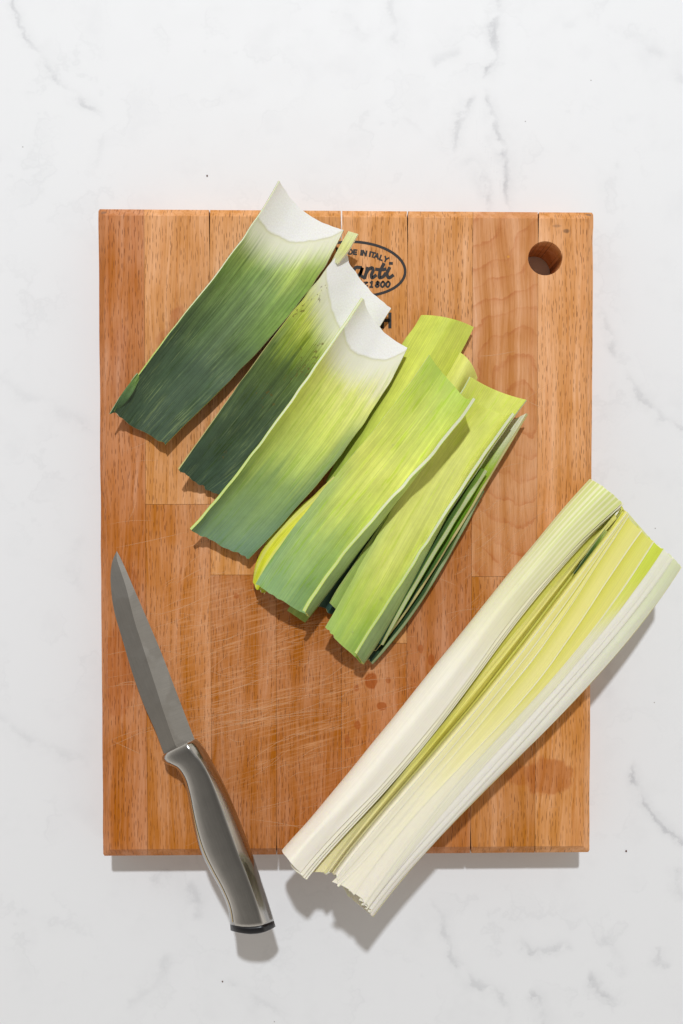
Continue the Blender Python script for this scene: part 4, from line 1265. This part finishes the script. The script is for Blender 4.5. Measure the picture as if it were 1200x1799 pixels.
body_end = NS - 3
bows = np.interp(np.arange(NS), [0, NS - 14, NS - 1], [0, 0, 9])
secs = [hsec(0, .86, -1.2), hsec(0, .95, -.6)] + [hsec(i, 1.0, 0, bows[i]) for i in range(0, body_end + 1)]
h_o = loft(secs, 'handle', M_HANDLE)
secs = [hsec(body_end, 1.0, 0.25, bows[body_end])] + [hsec(i, 1.0, .25, bows[i]) for i in range(body_end + 1, NS)] + [hsec(NS - 1, .97, 1.6, bows[-1]), hsec(NS - 1, .90, 2.2, bows[-1])]
loft(secs, 'end_cap', M_CAP)
# seam line along the belly side
Vv, Ff = [], []
for n_, i in enumerate(range(4, body_end)):
    c = (hl[i] + hr[i]) / 2
    hw = (hr[i] - hl[i]) / 2
    for (x, y) in ((-.90, .67), (-.865, .735)):
        q = c + hw * x * 1.004 + axd * bows[i] * (1 - x * x)
        Vv.append(P(q[0], q[1], zc[i] + Hh[i] * y + .22))
    if n_:
        a = 2 * n_
        Ff.append((a - 2, a - 1, a + 1, a))
mesh_obj('seam_line', Vv, Ff, [M_SEAM], knife)

# ------------------------------------------------------------------ crumbs on the countertop
M_CRUMB = NT('brown_crumb')
M_CRUMB.set(color=rgb(92, 58, 48), rough=0.8)
M_CRUMB = M_CRUMB.m
for (x, y, r, lab) in ((1100, 1495, 1.7, 'tiny brown crumb on the marble right of the board'), (364, 309, 1.5, 'tiny dark crumb on the marble above the board'),
                       (391, 1724, 1.4, 'tiny crumb on the marble below the knife handle shadow')):
    bm = bmesh.new()
    bmesh.ops.create_icosphere(bm, subdivisions=2, radius=r * S)
    for vv in bm.verts:
        vv.co.x *= random.uniform(.7, 1.2)
        vv.co.y *= random.uniform(.8, 1.5)
        vv.co.z *= 0.7
    me = bpy.data.meshes.new('crumb')
    bm.to_mesh(me)
    bm.free()
    me.materials.append(M_CRUMB)
    o = link(bpy.data.objects.new('crumb', me))
    k0 = (D + T) / D
    o.location = ((x - CX) * S * k0, (CY - y) * S * k0, r * S * .55)
    tag(o, lab, 'crumb', 'crumbs on the marble')

# ------------------------------------------------------------------ water drops resting on the leaves
M_WATER = NT('clear_water')
_tr = M_WATER.n('ShaderNodeBsdfTransparent')
_gl = M_WATER.n('ShaderNodeBsdfGlossy')
_gl.inputs['Roughness'].default_value = 0.14
_mx = M_WATER.n('ShaderNodeMixShader')
_mx.inputs[0].default_value = 0.10
M_WATER.L(_tr.outputs[0], _mx.inputs[1])
M_WATER.L(_gl.outputs[0], _mx.inputs[2])
M_WATER.L(_mx.outputs[0], M_WATER.t.nodes['Material Output'].inputs['Surface'])
M_WATER = M_WATER.m
bm = bmesh.new()
bmesh.ops.create_uvsphere(bm, u_segments=16, v_segments=12, radius=1.0)
bmesh.ops.delete(bm, geom=[f for f in bm.faces if f.calc_center_median().z < -0.05], context='FACES')
for vv in bm.verts:
    vv.co.z = max(vv.co.z, 0.0) * 0.6
me = bpy.data.meshes.new('water_drop')
bm.to_mesh(me)
bm.free()
me.polygons.foreach_set('use_smooth', np.ones(len(me.polygons), bool))
me.materials.append(M_WATER)
bpy.context.view_layer.update()
dg = bpy.context.evaluated_depsgraph_get()
eye = Vector(cam_o.location)
for (x, y, r, where) in ((760, 676, 1.7, 'near the upper end of the middle leaf'), (757, 723, 1.9, 'on the upper half of the middle leaf'), (623, 796, 2.2, 'at the left edge of the middle leaf'),
                         (690, 782, 2.1, 'in the centre of the middle leaf'), (669, 1052, 3.2, 'on the lower half of the topmost yellow leaf'), (620, 1111, 2.7, 'at the lower end of the topmost yellow leaf'),
                         (517, 843, 2.0, 'on the lower half of the white topped leaf')):
    tgt = Vector(P(x, y, 0))
    ok, loc, nrm, _, ob, _ = SC.ray_cast(dg, eye, (tgt - eye).normalized())
    if not ok or not ob.name.startswith('leek_leaf'):
        continue
    o = link(bpy.data.objects.new('water_drop', me))
    o.location = loc
    o.rotation_euler = nrm.to_track_quat('Z', 'Y').to_euler()
    o.scale = (r * S, r * S * random.uniform(.9, 1.3), r * S)
    tag(o, 'tiny clear water drop ' + where, 'water drop', 'water drops on the leaves')
